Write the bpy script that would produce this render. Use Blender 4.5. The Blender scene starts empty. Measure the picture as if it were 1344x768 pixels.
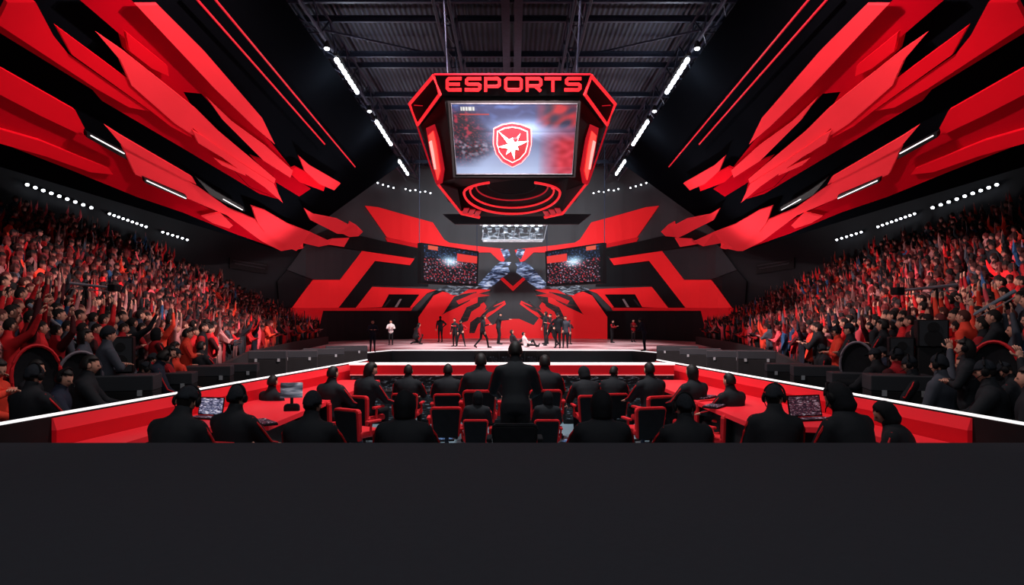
import bpy, bmesh, math, random
import numpy as np
from mathutils import Vector, Matrix, noise
random.seed(7)
C = bpy.context.scene.collection
PI = math.pi
# ------------------------------------------------------------------ camera model
F, CX, HY, H = 900.0, 672.0, 420.0, 1.97
cam = bpy.data.cameras.new('camera'); cam.sensor_width = 36; cam.lens = F/1344*36
cam.shift_y = 36/1344; cam.clip_end = 300
co = bpy.data.objects.new('camera', cam); C.objects.link(co)
co.location = (0, 0, H); co.rotation_euler = (PI/2, 0, 0)
bpy.context.scene.camera = co
bpy.context.scene.view_settings.view_transform = 'Standard'

def at(px, py, Y): return Vector(((px-CX)/F*Y, Y, H+(HY-py)/F*Y))
def on_z(px, py, z):
    Y = (H-z)*F/(py-HY); return at(px, py, Y)
def plane3(a, b, c):
    a, b, c = Vector(a), Vector(b), Vector(c)
    n = (b-a).cross(c-a).normalized()
    o = Vector((0, 0, H))
    if n.dot(o-a) < 0: n = -n
    def f(px, py, off=0.0):
        d = Vector(((px-CX)/F, 1, (HY-py)/F))
        return o + d*(n.dot(a-o)/n.dot(d)) + n*off
    return f
# ------------------------------------------------------------------ materials
def lin(c):
    return tuple((v/255/12.92 if v/255 <= .04045 else ((v/255+.055)/1.055)**2.4) for v in c)
MATS = {}
def mat(name, rgb, rough=.6, metal=0, emit=0, ergb=None, vary=.12, scale=6, bump=0, spec=.3):
    if name in MATS: return MATS[name]
    m = bpy.data.materials.new(name); m.use_nodes = True
    nt = m.node_tree; b = nt.nodes['Principled BSDF']
    c = lin(rgb)
    tc = nt.nodes.new('ShaderNodeTexCoord'); n = nt.nodes.new('ShaderNodeTexNoise')
    n.inputs['Scale'].default_value = scale; n.inputs['Detail'].default_value = 3
    nt.links.new(tc.outputs['Object'], n.inputs['Vector'])
    r = nt.nodes.new('ShaderNodeValToRGB')
    r.color_ramp.elements[0].color = (*[v*(1-vary) for v in c], 1)
    r.color_ramp.elements[1].color = (*[min(1, v*(1+vary)) for v in c], 1)
    r.color_ramp.elements[0].position = .3; r.color_ramp.elements[1].position = .7
    nt.links.new(n.outputs['Fac'], r.inputs['Fac'])
    nt.links.new(r.outputs['Color'], b.inputs['Base Color'])
    b.inputs['Roughness'].default_value = rough; b.inputs['Metallic'].default_value = metal
    b.inputs['Specular IOR Level'].default_value = spec
    if emit:
        b.inputs['Emission Color'].default_value = (*lin(ergb or rgb), 1)
        b.inputs['Emission Strength'].default_value = emit
    if bump:
        bp = nt.nodes.new('ShaderNodeBump'); bp.inputs['Strength'].default_value = bump
        nt.links.new(n.outputs['Fac'], bp.inputs['Height']); nt.links.new(bp.outputs['Normal'], b.inputs['Normal'])
    MATS[name] = m; return m
def attr_mat(name, emit=0, rough=.8, spec=.2):
    if name in MATS: return MATS[name]
    m = bpy.data.materials.new(name); m.use_nodes = True
    nt = m.node_tree; b = nt.nodes['Principled BSDF']
    a = nt.nodes.new('ShaderNodeVertexColor'); a.layer_name = 'Col'
    b.inputs['Roughness'].default_value = rough; b.inputs['Specular IOR Level'].default_value = spec
    if emit:
        b.inputs['Base Color'].default_value = (0, 0, 0, 1)
        nt.links.new(a.outputs['Color'], b.inputs['Emission Color']); b.inputs['Emission Strength'].default_value = emit
    else:
        nt.links.new(a.outputs['Color'], b.inputs['Base Color'])
    MATS[name] = m; return m

RED  = mat('bright red panel', (214, 16, 32), .55, emit=.15, vary=.05, scale=.6, spec=0)  # canopy reds get a slight glow to even out their light
REDL = mat('light red panel', (240, 52, 62), .55, emit=.21, vary=.05, scale=.6, spec=0)  # lit facets: the brighter light is put into the colour
REDD = mat('shade-tone red panel', (164, 5, 22), .55, emit=.16, vary=.06, scale=.6, spec=0)  # shaded facets: the shade is put into the colour
REDW = mat('red wall graphic', (240, 34, 40), .55, emit=.33, vary=.04, scale=.4)  # glow added so the wall reds look evenly lit
REDWD = mat('shaded red wall graphic', (214, 22, 32), .55, emit=.22, vary=.04, scale=.4)  # darker copy, underside shade put into the colour
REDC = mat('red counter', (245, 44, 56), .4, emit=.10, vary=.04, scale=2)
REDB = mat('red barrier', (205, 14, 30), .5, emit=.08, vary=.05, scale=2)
NEON = mat('red neon', (255, 40, 46), .4, emit=1.0, ergb=(240, 42, 50), vary=.02)
NEONH = mat('hot red neon', (255, 60, 60), .4, emit=2.6, ergb=(255, 52, 44), vary=.02)
NEOND = mat('dim red neon', (190, 24, 40), .4, emit=.55, ergb=(200, 24, 40), vary=.02)
WHITEL = mat('white light strip', (255, 255, 255), .4, emit=1.0, vary=0)
LAMP = mat('white lamp', (255, 255, 255), .4, emit=9, ergb=(236, 245, 255), vary=0)
SPOT = mat('white spot lamp', (255, 255, 255), .4, emit=6, ergb=(240, 246, 255), vary=0)
BLACK = mat('matt black', (16, 17, 20), .7, vary=.25)
BLACKG = mat('satin black', (13, 14, 17), .6, vary=.2, spec=.15)
CHAR = mat('charcoal', (44, 47, 52), .6, vary=.12, scale=2)
WALLG = mat('grey wall panel', (76, 78, 82), .75, vary=.06, scale=.5)
WALLD = mat('dark wall', (30, 33, 38), .8, vary=.1, scale=.5)
WALLP = mat('slate wall panel', (50, 55, 60), .7, vary=.06, scale=.5)
WALLK = mat('black wall recess', (22, 26, 31), .8, vary=.1, scale=.5)
STEEL = mat('dark steel', (56, 64, 84), .5, metal=.5, vary=.15)
STEELL = mat('pale steel', (150, 158, 170), .4, metal=.6, vary=.2)
SILVER = mat('silver grey', (190, 195, 200), .35, metal=.5)
DECK = mat('dark deck', (50, 52, 58), .9, vary=.03, scale=20, spec=.05)
FABRIC = mat('black jacket fabric', (20, 22, 26), .85, vary=.2, scale=14, bump=.15, spec=.15)
FABG = mat('dark grey knit', (34, 38, 44), .9, vary=.2, scale=60, bump=.3, spec=.1)
REDF = mat('red fabric', (206, 26, 36), .7, vary=.1, scale=12)
HAIR = mat('dark hair', (20, 17, 17), .6, vary=.3, scale=40)
PEOPLE = attr_mat('clothed person'); SCREEN = attr_mat('lit screen', emit=1.0); PRINT = attr_mat('printed wall graphic')

# streaky blue print for the wall emblem
def streak_mat(name, cols, scale, emit):
    m = bpy.data.materials.new(name); m.use_nodes = True
    nt = m.node_tree; b = nt.nodes['Principled BSDF']
    tc = nt.nodes.new('ShaderNodeTexCoord'); mp = nt.nodes.new('ShaderNodeMapping')
    mp.inputs['Rotation'].default_value = (0, .7, 0); mp.inputs['Scale'].default_value = (1, 1, 3.5)
    n = nt.nodes.new('ShaderNodeTexNoise'); n.inputs['Scale'].default_value = scale; n.inputs['Detail'].default_value = 5
    n.inputs['Distortion'].default_value = .8
    r = nt.nodes.new('ShaderNodeValToRGB'); e = r.color_ramp.elements
    e[0].position = .36; e[0].color = (*lin(cols[0]), 1); e[1].position = .68; e[1].color = (*lin(cols[-1]), 1)
    for k, c in enumerate(cols[1:-1]):
        x = e.new(.36+.32*(k+1)/(len(cols)-1)); x.color = (*lin(c), 1)
    nt.links.new(tc.outputs['Object'], mp.inputs[0]); nt.links.new(mp.outputs[0], n.inputs['Vector'])
    nt.links.new(n.outputs['Fac'], r.inputs[0]); nt.links.new(r.outputs[0], b.inputs['Base Color'])
    nt.links.new(r.outputs[0], b.inputs['Emission Color']); b.inputs['Emission Strength'].default_value = emit
    b.inputs['Roughness'].default_value = .6
    return m
BLUE = streak_mat('blue feather print', [(18, 22, 34), (52, 72, 110), (140, 165, 205), (215, 225, 245)], 1.6, .45)
CHROME = streak_mat('chrome streak print', [(10, 12, 16), (40, 48, 60), (110, 125, 140), (200, 210, 220)], 2.2, .3)
DARKST = streak_mat('dark feather print', [(14, 14, 18), (24, 22, 26), (40, 34, 38), (120, 40, 48)], 1.6, .1)
SPECK = streak_mat('speckled equipment print', [(8, 10, 14), (10, 13, 18), (26, 32, 40), (150, 165, 180)], 9, .12)
GAMEP = streak_mat('game screen picture', [(16, 20, 34), (60, 74, 110), (150, 160, 190), (235, 240, 250)], 22, .6)
CAMO = streak_mat('patterned keys', [(8, 9, 14), (34, 40, 60), (120, 60, 80), (210, 220, 235)], 24, .2)

# ceiling: corrugated deck
def ceiling_mat():
    m = bpy.data.materials.new('corrugated roof deck'); m.use_nodes = True
    nt = m.node_tree; b = nt.nodes['Principled BSDF']
    tc = nt.nodes.new('ShaderNodeTexCoord'); w = nt.nodes.new('ShaderNodeTexWave')
    w.bands_direction = 'X'; w.inputs['Scale'].default_value = 1.6; w.inputs['Distortion'].default_value = .05
    r = nt.nodes.new('ShaderNodeValToRGB')
    r.color_ramp.elements[0].color = (*lin((18, 21, 31)), 1); r.color_ramp.elements[1].color = (*lin((58, 66, 88)), 1)
    nt.links.new(tc.outputs['Object'], w.inputs['Vector']); nt.links.new(w.outputs['Fac'], r.inputs[0])
    nt.links.new(r.outputs[0], b.inputs['Base Color']); b.inputs['Roughness'].default_value = .7
    bp = nt.nodes.new('ShaderNodeBump'); bp.inputs['Strength'].default_value = .8; bp.inputs['Distance'].default_value = .1
    nt.links.new(w.outputs['Fac'], bp.inputs['Height']); nt.links.new(bp.outputs['Normal'], b.inputs['Normal'])
    return m
ROOF = ceiling_mat()
def stage_mat():
    m = bpy.data.materials.new('glossy stage floor'); m.use_nodes = True
    nt = m.node_tree; b = nt.nodes['Principled BSDF']
    tc = nt.nodes.new('ShaderNodeTexCoord'); n = nt.nodes.new('ShaderNodeTexNoise'); n.inputs['Scale'].default_value = .35
    r = nt.nodes.new('ShaderNodeValToRGB')
    r.color_ramp.elements[0].color = (*lin((135, 84, 92)), 1); r.color_ramp.elements[1].color = (*lin((240, 205, 210)), 1)  # pink tones put the red wall's reflection into the floor colour
    r.color_ramp.elements[0].position = .35; r.color_ramp.elements[1].position = .6
    nt.links.new(tc.outputs['Object'], n.inputs['Vector']); nt.links.new(n.outputs['Fac'], r.inputs[0])
    nt.links.new(r.outputs[0], b.inputs['Base Color']); b.inputs['Roughness'].default_value = .3
    return m
STAGE = stage_mat()
FLOORM = mat('grey blue floor', (112, 134, 146), .45, vary=.15, scale=1.2)

# ------------------------------------------------------------------ mesh helpers
def obj(name, bm, m, parent=None, smooth=False):
    me = bpy.data.meshes.new(name); bm.normal_update()
    if smooth:
        for f in bm.faces: f.smooth = True
    bm.to_mesh(me); bm.free()
    if m: me.materials.append(m)
    o = bpy.data.objects.new(name, me); C.objects.link(o)
    if parent:
        o.parent = parent
    return o
def struct(name, bm, m):
    o = obj(name, bm, m); o['kind'] = 'structure'; return o
def tag(o, label, cat, group=None):
    o['label'] = label; o['category'] = cat
    if group: o['group'] = group
    return o
def thing(name, label, cat, loc=(0, 0, 0), rz=0, group=None):
    o = bpy.data.objects.new(name, None); C.objects.link(o); o.empty_display_size = .1
    o.location = loc; o.rotation_euler = (0, 0, rz); return tag(o, label, cat, group)
def loc_to(bm, root):           # geometry given in world space, moved into the root's space
    mtx = Matrix.Translation(root.location) @ root.rotation_euler.to_matrix().to_4x4()
    bmesh.ops.transform(bm, matrix=mtx.inverted(), verts=bm.verts); return bm
def new(): return bmesh.new()
def face(bm, pts):
    return bm.faces.new([bm.verts.new(p) for p in pts])
def box(bm, c, s, rz=0, bev=0, rx=0):
    r = bmesh.ops.create_cube(bm, size=1)
    vs = r['verts']
    M = Matrix.Translation(c) @ Matrix.Rotation(rz, 4, 'Z') @ Matrix.Rotation(rx, 4, 'X') @ Matrix.Diagonal((*s, 1))
    bmesh.ops.transform(bm, matrix=M, verts=vs)
    if bev:
        es = list({e for v in vs for e in v.link_edges})
        bmesh.ops.bevel(bm, geom=es, offset=bev, segments=2, affect='EDGES', profile=.5)
    return bm
def tube(bm, pts, r, n=8, closed=False):
    pts = [Vector(p) for p in pts]; rs = r if isinstance(r, (list, tuple)) else [r]*len(pts)
    rings = []
    N = len(pts)
    for i, p in enumerate(pts):
        a = pts[i-1] if (i or closed) else p; b = pts[(i+1) % N] if (i < N-1 or closed) else p
        t = (b-a).normalized() if (b-a).length > 1e-9 else Vector((0, 0, 1))
        u = t.orthogonal() if abs(t.z) > .95 else t.cross(Vector((0, 0, 1)))
        u.normalize(); v = t.cross(u)
        rings.append([bm.verts.new(p+(u*math.cos(2*PI*k/n)+v*math.sin(2*PI*k/n))*rs[i]) for k in range(n)])
    M = N if closed else N-1
    for i in range(M):
        A, B = rings[i], rings[(i+1) % N]
        for k in range(n):
            try: bm.faces.new((A[k], A[(k+1) % n], B[(k+1) % n], B[k]))
            except ValueError: pass
    if not closed:
        bm.faces.new(rings[0][::-1]); bm.faces.new(rings[-1])
    return bm
def ell(bm, c, s, seg=14, rings=10, M=None):
    r = bmesh.ops.create_uvsphere(bm, u_segments=seg, v_segments=rings, radius=1)
    T = Matrix.Translation(c) @ (M or Matrix.Identity(4)) @ Matrix.Diagonal((*s, 1))
    bmesh.ops.transform(bm, matrix=T, verts=r['verts']); return r['verts']
def slab(bm, pts, depth, n):     # polygon pts with thickness going along -n
    a = [bm.verts.new(p) for p in pts]; b = [bm.verts.new(Vector(p)-n*depth) for p in pts]
    bm.faces.new(a); bm.faces.new(b[::-1])
    for i in range(len(a)):
        j = (i+1) % len(a); bm.faces.new((a[j], a[i], b[i], b[j]))
    return bm
def proj_poly(name, pts, fn, thick, m, parent=None, step=14, off=.05, holes=None):
    """polygon outline (in plan of the picture's sight lines) laid on a real surface fn(px,py,off), given thickness"""
    b2 = new(); f = b2.faces.new([b2.verts.new((x, -y, 0)) for x, y in pts])
    x0, x1 = min(p[0] for p in pts), max(p[0] for p in pts)
    if step:
        x = x0+step
        while x < x1-.5:
            bmesh.ops.bisect_plane(b2, geom=b2.verts[:]+b2.edges[:]+b2.faces[:], plane_co=(x, 0, 0), plane_no=(1, 0, 0), dist=1e-4)
            x += step
    bmesh.ops.triangulate(b2, faces=b2.faces[:])
    bmesh.ops.recalc_face_normals(b2, faces=b2.faces[:])
    bm = new(); vm = {}; vb = {}
    for v in b2.verts:
        vm[v] = bm.verts.new(fn(v.co.x, -v.co.y, off+thick)); vb[v] = bm.verts.new(fn(v.co.x, -v.co.y, off))
    for f in b2.faces:
        try:
            bm.faces.new([vm[v] for v in f.verts]); bm.faces.new([vb[v] for v in reversed(f.verts)])
        except ValueError: pass
    for e in b2.edges:
        if len(e.link_faces) == 1:
            a, c = e.verts
            try: bm.faces.new((vm[a], vm[c], vb[c], vb[a]))
            except ValueError: pass
    b2.free(); bmesh.ops.recalc_face_normals(bm, faces=bm.faces[:])
    return obj(name, bm, m, parent)
def mir(pts): return [(2*CX-x, y) for x, y in pts]
def grid_screen(name, fn, quad, nx, ny, colf, parent, off, m=None):
    """picture surface: quad = 4 px corners TL,TR,BR,BL ; colf(u,v)->rgb(0..255)"""
    me = bpy.data.meshes.new(name); vs = []; cols = []
    for j in range(ny+1):
        for i in range(nx+1):
            u, v = i/nx, j/ny
            x = (quad[0][0]*(1-u)+quad[1][0]*u)*(1-v)+(quad[3][0]*(1-u)+quad[2][0]*u)*v
            y = (quad[0][1]*(1-u)+quad[1][1]*u)*(1-v)+(quad[3][1]*(1-u)+quad[2][1]*u)*v
            vs.append(fn(x, y, off)); cols.append((*lin([max(0, min(255, c)) for c in colf(u, v)]), 1))
    fs = [(j*(nx+1)+i, (j+1)*(nx+1)+i, (j+1)*(nx+1)+i+1, j*(nx+1)+i+1) for j in range(ny) for i in range(nx)]
    me.from_pydata(vs, [], fs)
    a = me.color_attributes.new('Col', 'FLOAT_COLOR', 'POINT'); a.data.foreach_set('color', np.array(cols, dtype=np.float32).ravel())
    me.materials.append(m or SCREEN)
    o = bpy.data.objects.new(name, me); C.objects.link(o); o.parent = parent
    return o
def words(n):
    o = 'zeroth first second third fourth fifth sixth seventh eighth ninth tenth eleventh twelfth thirteenth fourteenth fifteenth sixteenth seventeenth eighteenth nineteenth'.split()
    if n < 20: return o[n]
    t = ['', '', 'twent', 'thirt', 'fort', 'fift', 'sixt', 'sevent', 'eight', 'ninet'][n//10]
    return t+'ieth' if n % 10 == 0 else t+'y-'+o[n % 10]
SIDES = ((1, 'left'), (-1, 'right'))

# ------------------------------------------------------------------ the shell
ZC = H+11.5
EA, EB, EY = 12.4, 12.0, 41.0
def wallX(Y):                      # left wall in plan for Y < EY
    return -12.4-.506*(EY-Y)
def wall_hit(px, py, off=0.0):
    dx = (px-CX)/F
    # ellipse part
    A = (dx/EA)**2+1/EB**2; B = -2*EY/EB**2; Cc = EY*EY/EB**2-1
    D = B*B-4*A*Cc; Y = None
    if D >= 0:
        y = (-B+math.sqrt(D))/(2*A)
        if y >= EY: Y = y
    if Y is None:
        Y = (12.4+.506*EY)/(.506+abs(dx)); s = -1 if dx < 0 else 1
        n = Vector((-s*1, -.506, 0)).normalized()
    else:
        n = Vector((-dx*Y/EA**2, -(Y-EY)/EB**2, 0)).normalized()
    return at(px, py, Y)+n*off
def wall_strip(name, pts, z0, z1, m):
    bm = new(); lo = [bm.verts.new((x, y, z0)) for x, y in pts]; hi = [bm.verts.new((x, y, z1)) for x, y in pts]
    for i in range(len(pts)-1): bm.faces.new((lo[i], lo[i+1], hi[i+1], hi[i]))
    return struct(name, bm, m)
arc = [(EA*math.cos(PI-PI*k/48), EY+EB*math.sin(PI*k/48)) for k in range(49)]
wall_strip('wall_back', arc, -.2, ZC, WALLG)
wall_strip('wall_left', [(wallX(-6), -6), (wallX(10), 10), (-12.4, EY)], -.2, ZC, WALLD)
wall_strip('wall_right', [(-wallX(-6), -6), (-wallX(10), 10), (12.4, EY)], -.2, ZC, WALLD)
bm = new(); face(bm, [(-37, -6, ZC), (37, -6, ZC), (37, 54, ZC), (-37, 54, ZC)]); struct('ceiling', bm, ROOF)
bm = new(); face(bm, [(-37, -6, 0), (37, -6, 0), (37, 54, 0), (-37, 54, 0)]); struct('floor', bm, FLOORM)
# camera deck in front: the dark edge that hides the legs of the nearest row
bm = new(); box(bm, (0, .1, .52), (26, 10.2, 1.04), bev=.01); o = struct('floor_riser', bm, DECK)

# sloped soffits under the roof on each side
SA, SB = 16.37, .96
def soffit(px, py, off=0.0):
    dx, dz = -abs(px-CX)/F, (HY-py)/F
    Y = SA/(dz-SB*dx)
    yw = wall_hit(px, py).y-.5
    s = 1 if px < CX else -1
    n = Vector((s*SB, 0, -1)).normalized()
    Y2 = min(Y, yw)
    return at(px, py, Y2)+(n*off if Y <= yw else Vector((0, -off, 0)))
def sof_z(x): return H+SA+SB*x     # z of soffit at left x
for s, nm in SIDES:
    bm = new(); xs = [-13.2, -7.0]
    p = [(s*x, y, sof_z(x)+.25) for x, y in ((xs[0], 6), (xs[1], 6), (xs[1], 43.5), (xs[0], 39.2))]
    slab(bm, [Vector(q) for q in p], .2, Vector((s*SB, 0, -1)).normalized())
    bmesh.ops.recalc_face_normals(bm, faces=bm.faces[:])
    struct('ceiling_soffit_'+nm, bm, mat('soffit black', (9, 11, 15), .9, vary=.1, scale=.5, spec=0))

# ------------------------------------------------------------------ red canopy shards
def K(l): return [(x*.3386, y*.3386) for x, y in l]
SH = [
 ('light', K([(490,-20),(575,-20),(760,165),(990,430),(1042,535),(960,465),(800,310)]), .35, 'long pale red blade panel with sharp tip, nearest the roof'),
 ('dark', K([(290,-20),(490,-20),(800,310),(960,465),(1040,540),(1120,640),(1100,655),(960,535),(860,450),(770,352),(700,345),(735,405),(640,325),(560,262),(470,178),(455,122)]), .12, 'broad shade-tone red panel just under the long pale blade'),
 ('mid', K([(455,90),(620,225),(626,266),(560,235),(470,165)]), .30, 'short red inset plate on the broad shade-tone red panel'),
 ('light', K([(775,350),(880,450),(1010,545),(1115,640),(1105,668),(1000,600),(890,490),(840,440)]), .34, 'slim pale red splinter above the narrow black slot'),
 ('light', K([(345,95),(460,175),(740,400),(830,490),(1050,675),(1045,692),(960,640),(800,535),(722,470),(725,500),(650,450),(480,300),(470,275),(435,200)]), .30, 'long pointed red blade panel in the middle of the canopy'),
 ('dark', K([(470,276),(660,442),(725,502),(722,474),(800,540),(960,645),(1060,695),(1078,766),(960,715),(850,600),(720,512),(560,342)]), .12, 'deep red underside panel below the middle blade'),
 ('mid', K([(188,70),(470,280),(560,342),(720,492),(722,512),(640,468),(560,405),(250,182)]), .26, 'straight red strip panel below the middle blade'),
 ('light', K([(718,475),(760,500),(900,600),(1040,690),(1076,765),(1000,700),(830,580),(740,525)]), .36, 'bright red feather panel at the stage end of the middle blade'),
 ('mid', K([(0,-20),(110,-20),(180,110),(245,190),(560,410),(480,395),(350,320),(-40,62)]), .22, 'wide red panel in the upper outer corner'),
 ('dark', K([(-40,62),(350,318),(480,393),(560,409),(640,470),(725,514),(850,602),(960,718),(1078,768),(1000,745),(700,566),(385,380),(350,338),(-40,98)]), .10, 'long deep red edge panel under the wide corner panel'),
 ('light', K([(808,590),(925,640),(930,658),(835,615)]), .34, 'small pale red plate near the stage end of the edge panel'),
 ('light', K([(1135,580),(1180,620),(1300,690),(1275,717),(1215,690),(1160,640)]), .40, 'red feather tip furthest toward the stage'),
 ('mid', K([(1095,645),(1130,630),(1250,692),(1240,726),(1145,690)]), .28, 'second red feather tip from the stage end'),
 ('dark', K([(960,592),(1040,620),(1110,665),(1195,722),(1150,752),(1050,690)]), .18, 'third red feather tip from the stage end, shade painted in'),
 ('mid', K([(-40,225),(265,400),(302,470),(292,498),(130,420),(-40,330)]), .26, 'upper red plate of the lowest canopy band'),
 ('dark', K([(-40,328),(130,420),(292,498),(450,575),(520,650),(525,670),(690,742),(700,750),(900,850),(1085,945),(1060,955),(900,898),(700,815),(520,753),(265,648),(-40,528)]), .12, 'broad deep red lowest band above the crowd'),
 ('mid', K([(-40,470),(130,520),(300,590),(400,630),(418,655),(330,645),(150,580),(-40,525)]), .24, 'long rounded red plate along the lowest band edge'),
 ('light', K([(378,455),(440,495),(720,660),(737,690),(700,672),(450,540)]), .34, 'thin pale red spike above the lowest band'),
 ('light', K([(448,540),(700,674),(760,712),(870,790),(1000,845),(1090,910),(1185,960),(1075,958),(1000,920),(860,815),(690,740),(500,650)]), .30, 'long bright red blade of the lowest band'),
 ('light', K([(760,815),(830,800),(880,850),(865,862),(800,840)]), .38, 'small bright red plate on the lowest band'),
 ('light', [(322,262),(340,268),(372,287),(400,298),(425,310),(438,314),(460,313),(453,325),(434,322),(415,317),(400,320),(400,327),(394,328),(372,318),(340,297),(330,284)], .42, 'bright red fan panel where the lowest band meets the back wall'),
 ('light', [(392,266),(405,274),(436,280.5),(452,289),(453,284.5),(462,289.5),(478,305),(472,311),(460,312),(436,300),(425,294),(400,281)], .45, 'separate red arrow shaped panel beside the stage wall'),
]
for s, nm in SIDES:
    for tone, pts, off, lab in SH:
        m = {'light': REDL, 'mid': RED, 'dark': REDD}[tone]  # three tones paint the light and shade of the facets
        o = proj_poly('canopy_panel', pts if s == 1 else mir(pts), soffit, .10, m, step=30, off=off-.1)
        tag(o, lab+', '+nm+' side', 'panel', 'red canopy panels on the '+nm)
    # red light lines on the soffit
    for (a, b, lab) in (((252,-8),(425,188),'outer thin red light line on the dark roof slope, '), ((276,-8),(465,218),'inner thin red light line on the dark roof slope, ')):
        P = [a, b] if s == 1 else mir([a, b])
        bm = new(); tube(bm, [soffit(P[0][0]+(P[1][0]-P[0][0])*k/6, P[0][1]+(P[1][1]-P[0][1])*k/6, .06) for k in range(7)], .035, 6)
        tag(obj('light_line', bm, NEOND), lab+nm+' side', 'light')
    # light boxes between the panels
    for q, (quad, strip, lab) in enumerate((
        ([(99,158),(151,186),(152,195),(99,165)], [(103,161),(148,186)], 'black light box with white tube nearest the camera, '),
        ([(177,221),(234,246),(234,251),(178,227)], [(179,223),(232,248)], 'black light box with white tube in the lowest band, '),
        ([(247,222),(272,240),(310,262),(312,268),(285,256),(266,245)], [(282,250),(308,265)], 'black light box furthest along the canopy, '))):
        t = thing('light_box', lab+nm+' canopy', 'light', soffit(*( (quad[0],) if s == 1 else mir([quad[0]]))[0]), 0, 'light boxes in the canopy')
        Q, S2 = (quad, strip) if s == 1 else (mir(quad), mir(strip))
        o = proj_poly('housing', Q, soffit, .12, BLACKG, t, step=0, off=.32); o.location = -t.location
        bm = new(); tube(bm, [soffit(*S2[0], .48), soffit(*S2[1], .48)], .017, 6); o = obj('tube_lamp', bm, WHITEL, t); o.location = -t.location

# ------------------------------------------------------------------ wall graphics (left traced, right mirrored)
def K3(l): return [(370+x*.2735, 260+y*.2735) for x, y in l]
GR = [
 (K3([(393,38),(455,45),(590,83),(720,118),(775,200),(800,215),(900,228),(1050,243),(1092,250),(1062,310),(1040,300),(1000,262),(940,262),(800,252),(690,228),(500,190)]), .10, REDW, 'large red slanted banner panel high on the back wall'),
 (K3([(490,190),(690,228),(690,248),(500,210)]), .12, REDWD, 'red lower edge of the high banner panel, shade painted in'),
 (K3([(375,255),(630,292),(608,323),(437,302),(258,527),(38,527),(135,393),(268,393)]), .16, REDW, 'red stepped zigzag panel on the back wall'),
 (K3([(38,528),(192,536),(165,640),(150,650),(40,545)]), .05, REDWD, 'red return below the zigzag panel, shade painted in'),
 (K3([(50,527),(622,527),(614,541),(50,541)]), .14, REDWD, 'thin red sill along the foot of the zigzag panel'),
 (K3([(110,215),(375,258),(268,391),(135,391),(15,345)]), .12, WALLP, 'slate grey polygon panel beside the red zigzag'),
 (K3([(-30,400),(15,348),(132,394),(40,522),(-20,522)]), .08, WALLK, 'dark wedge panel at the outer end of the red zigzag'),
 (K3([(440,306),(604,325),(660,260),(700,300),(700,425),(430,420),(345,524),(262,524)]), .06, WALLK, 'black recessed panel inside the red zigzag'),
 (K3([(120,190),(220,150),(400,188),(500,212),(680,250),(680,262),(620,290),(375,252),(110,213)]), .05, BLACK, 'black band under the high banner panel'),
 (K3([(192,543),(650,543),(735,445),(800,455),(755,555),(655,690),(450,720),(165,720),(165,640)]), .03, WALLK, 'black recess behind the stage edge'),
]
for s, nm in SIDES:
    for pts, off, m, lab in GR:
        o = proj_poly('wall_panel', pts if s == 1 else mir(pts), wall_hit, .06, m, step=12, off=off)
        tag(o, lab+', '+nm+' half', 'panel', 'wall panels on the '+nm+' half')
    # red frame with a black window
    t = thing('framed_window_panel', 'red angular frame around a black window, '+nm+' half of back wall', 'panel', wall_hit(500 if s == 1 else 844, 395))
    fr = K3([(425,427),(690,437),(735,442),(690,458),(620,528),(345,528)])
    hole = K3([(505,462),(655,463),(610,524),(470,524)])
    parts = [[fr[0], fr[1], hole[1], hole[0]], [fr[1], fr[2], fr[3], hole[1]], [fr[3], fr[4], hole[2], hole[1]], [fr[0], hole[0], hole[3], fr[5]]]
    for p in parts:
        o = proj_poly('frame_board', p if s == 1 else mir(p), wall_hit, .06, REDW, t, step=10, off=.16); o.location = -t.location
    o = proj_poly('window_glass', hole if s == 1 else mir(hole), wall_hit, .03, BLACKG, t, step=10, off=.1); o.location = -t.location
    for g in ([(535,524),(560,485),(570,485),(548,524)], [(480,522),(510,486),(518,486),(490,522)]):  # glints on the glass, laid on as silver and grey strips
        g = K3(g); o = proj_poly('painted_glint', g if s == 1 else mir(g), wall_hit, .02, SILVER if g[0][0] > 512 else CHAR, t, step=0, off=.14); o.location = -t.location

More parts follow.
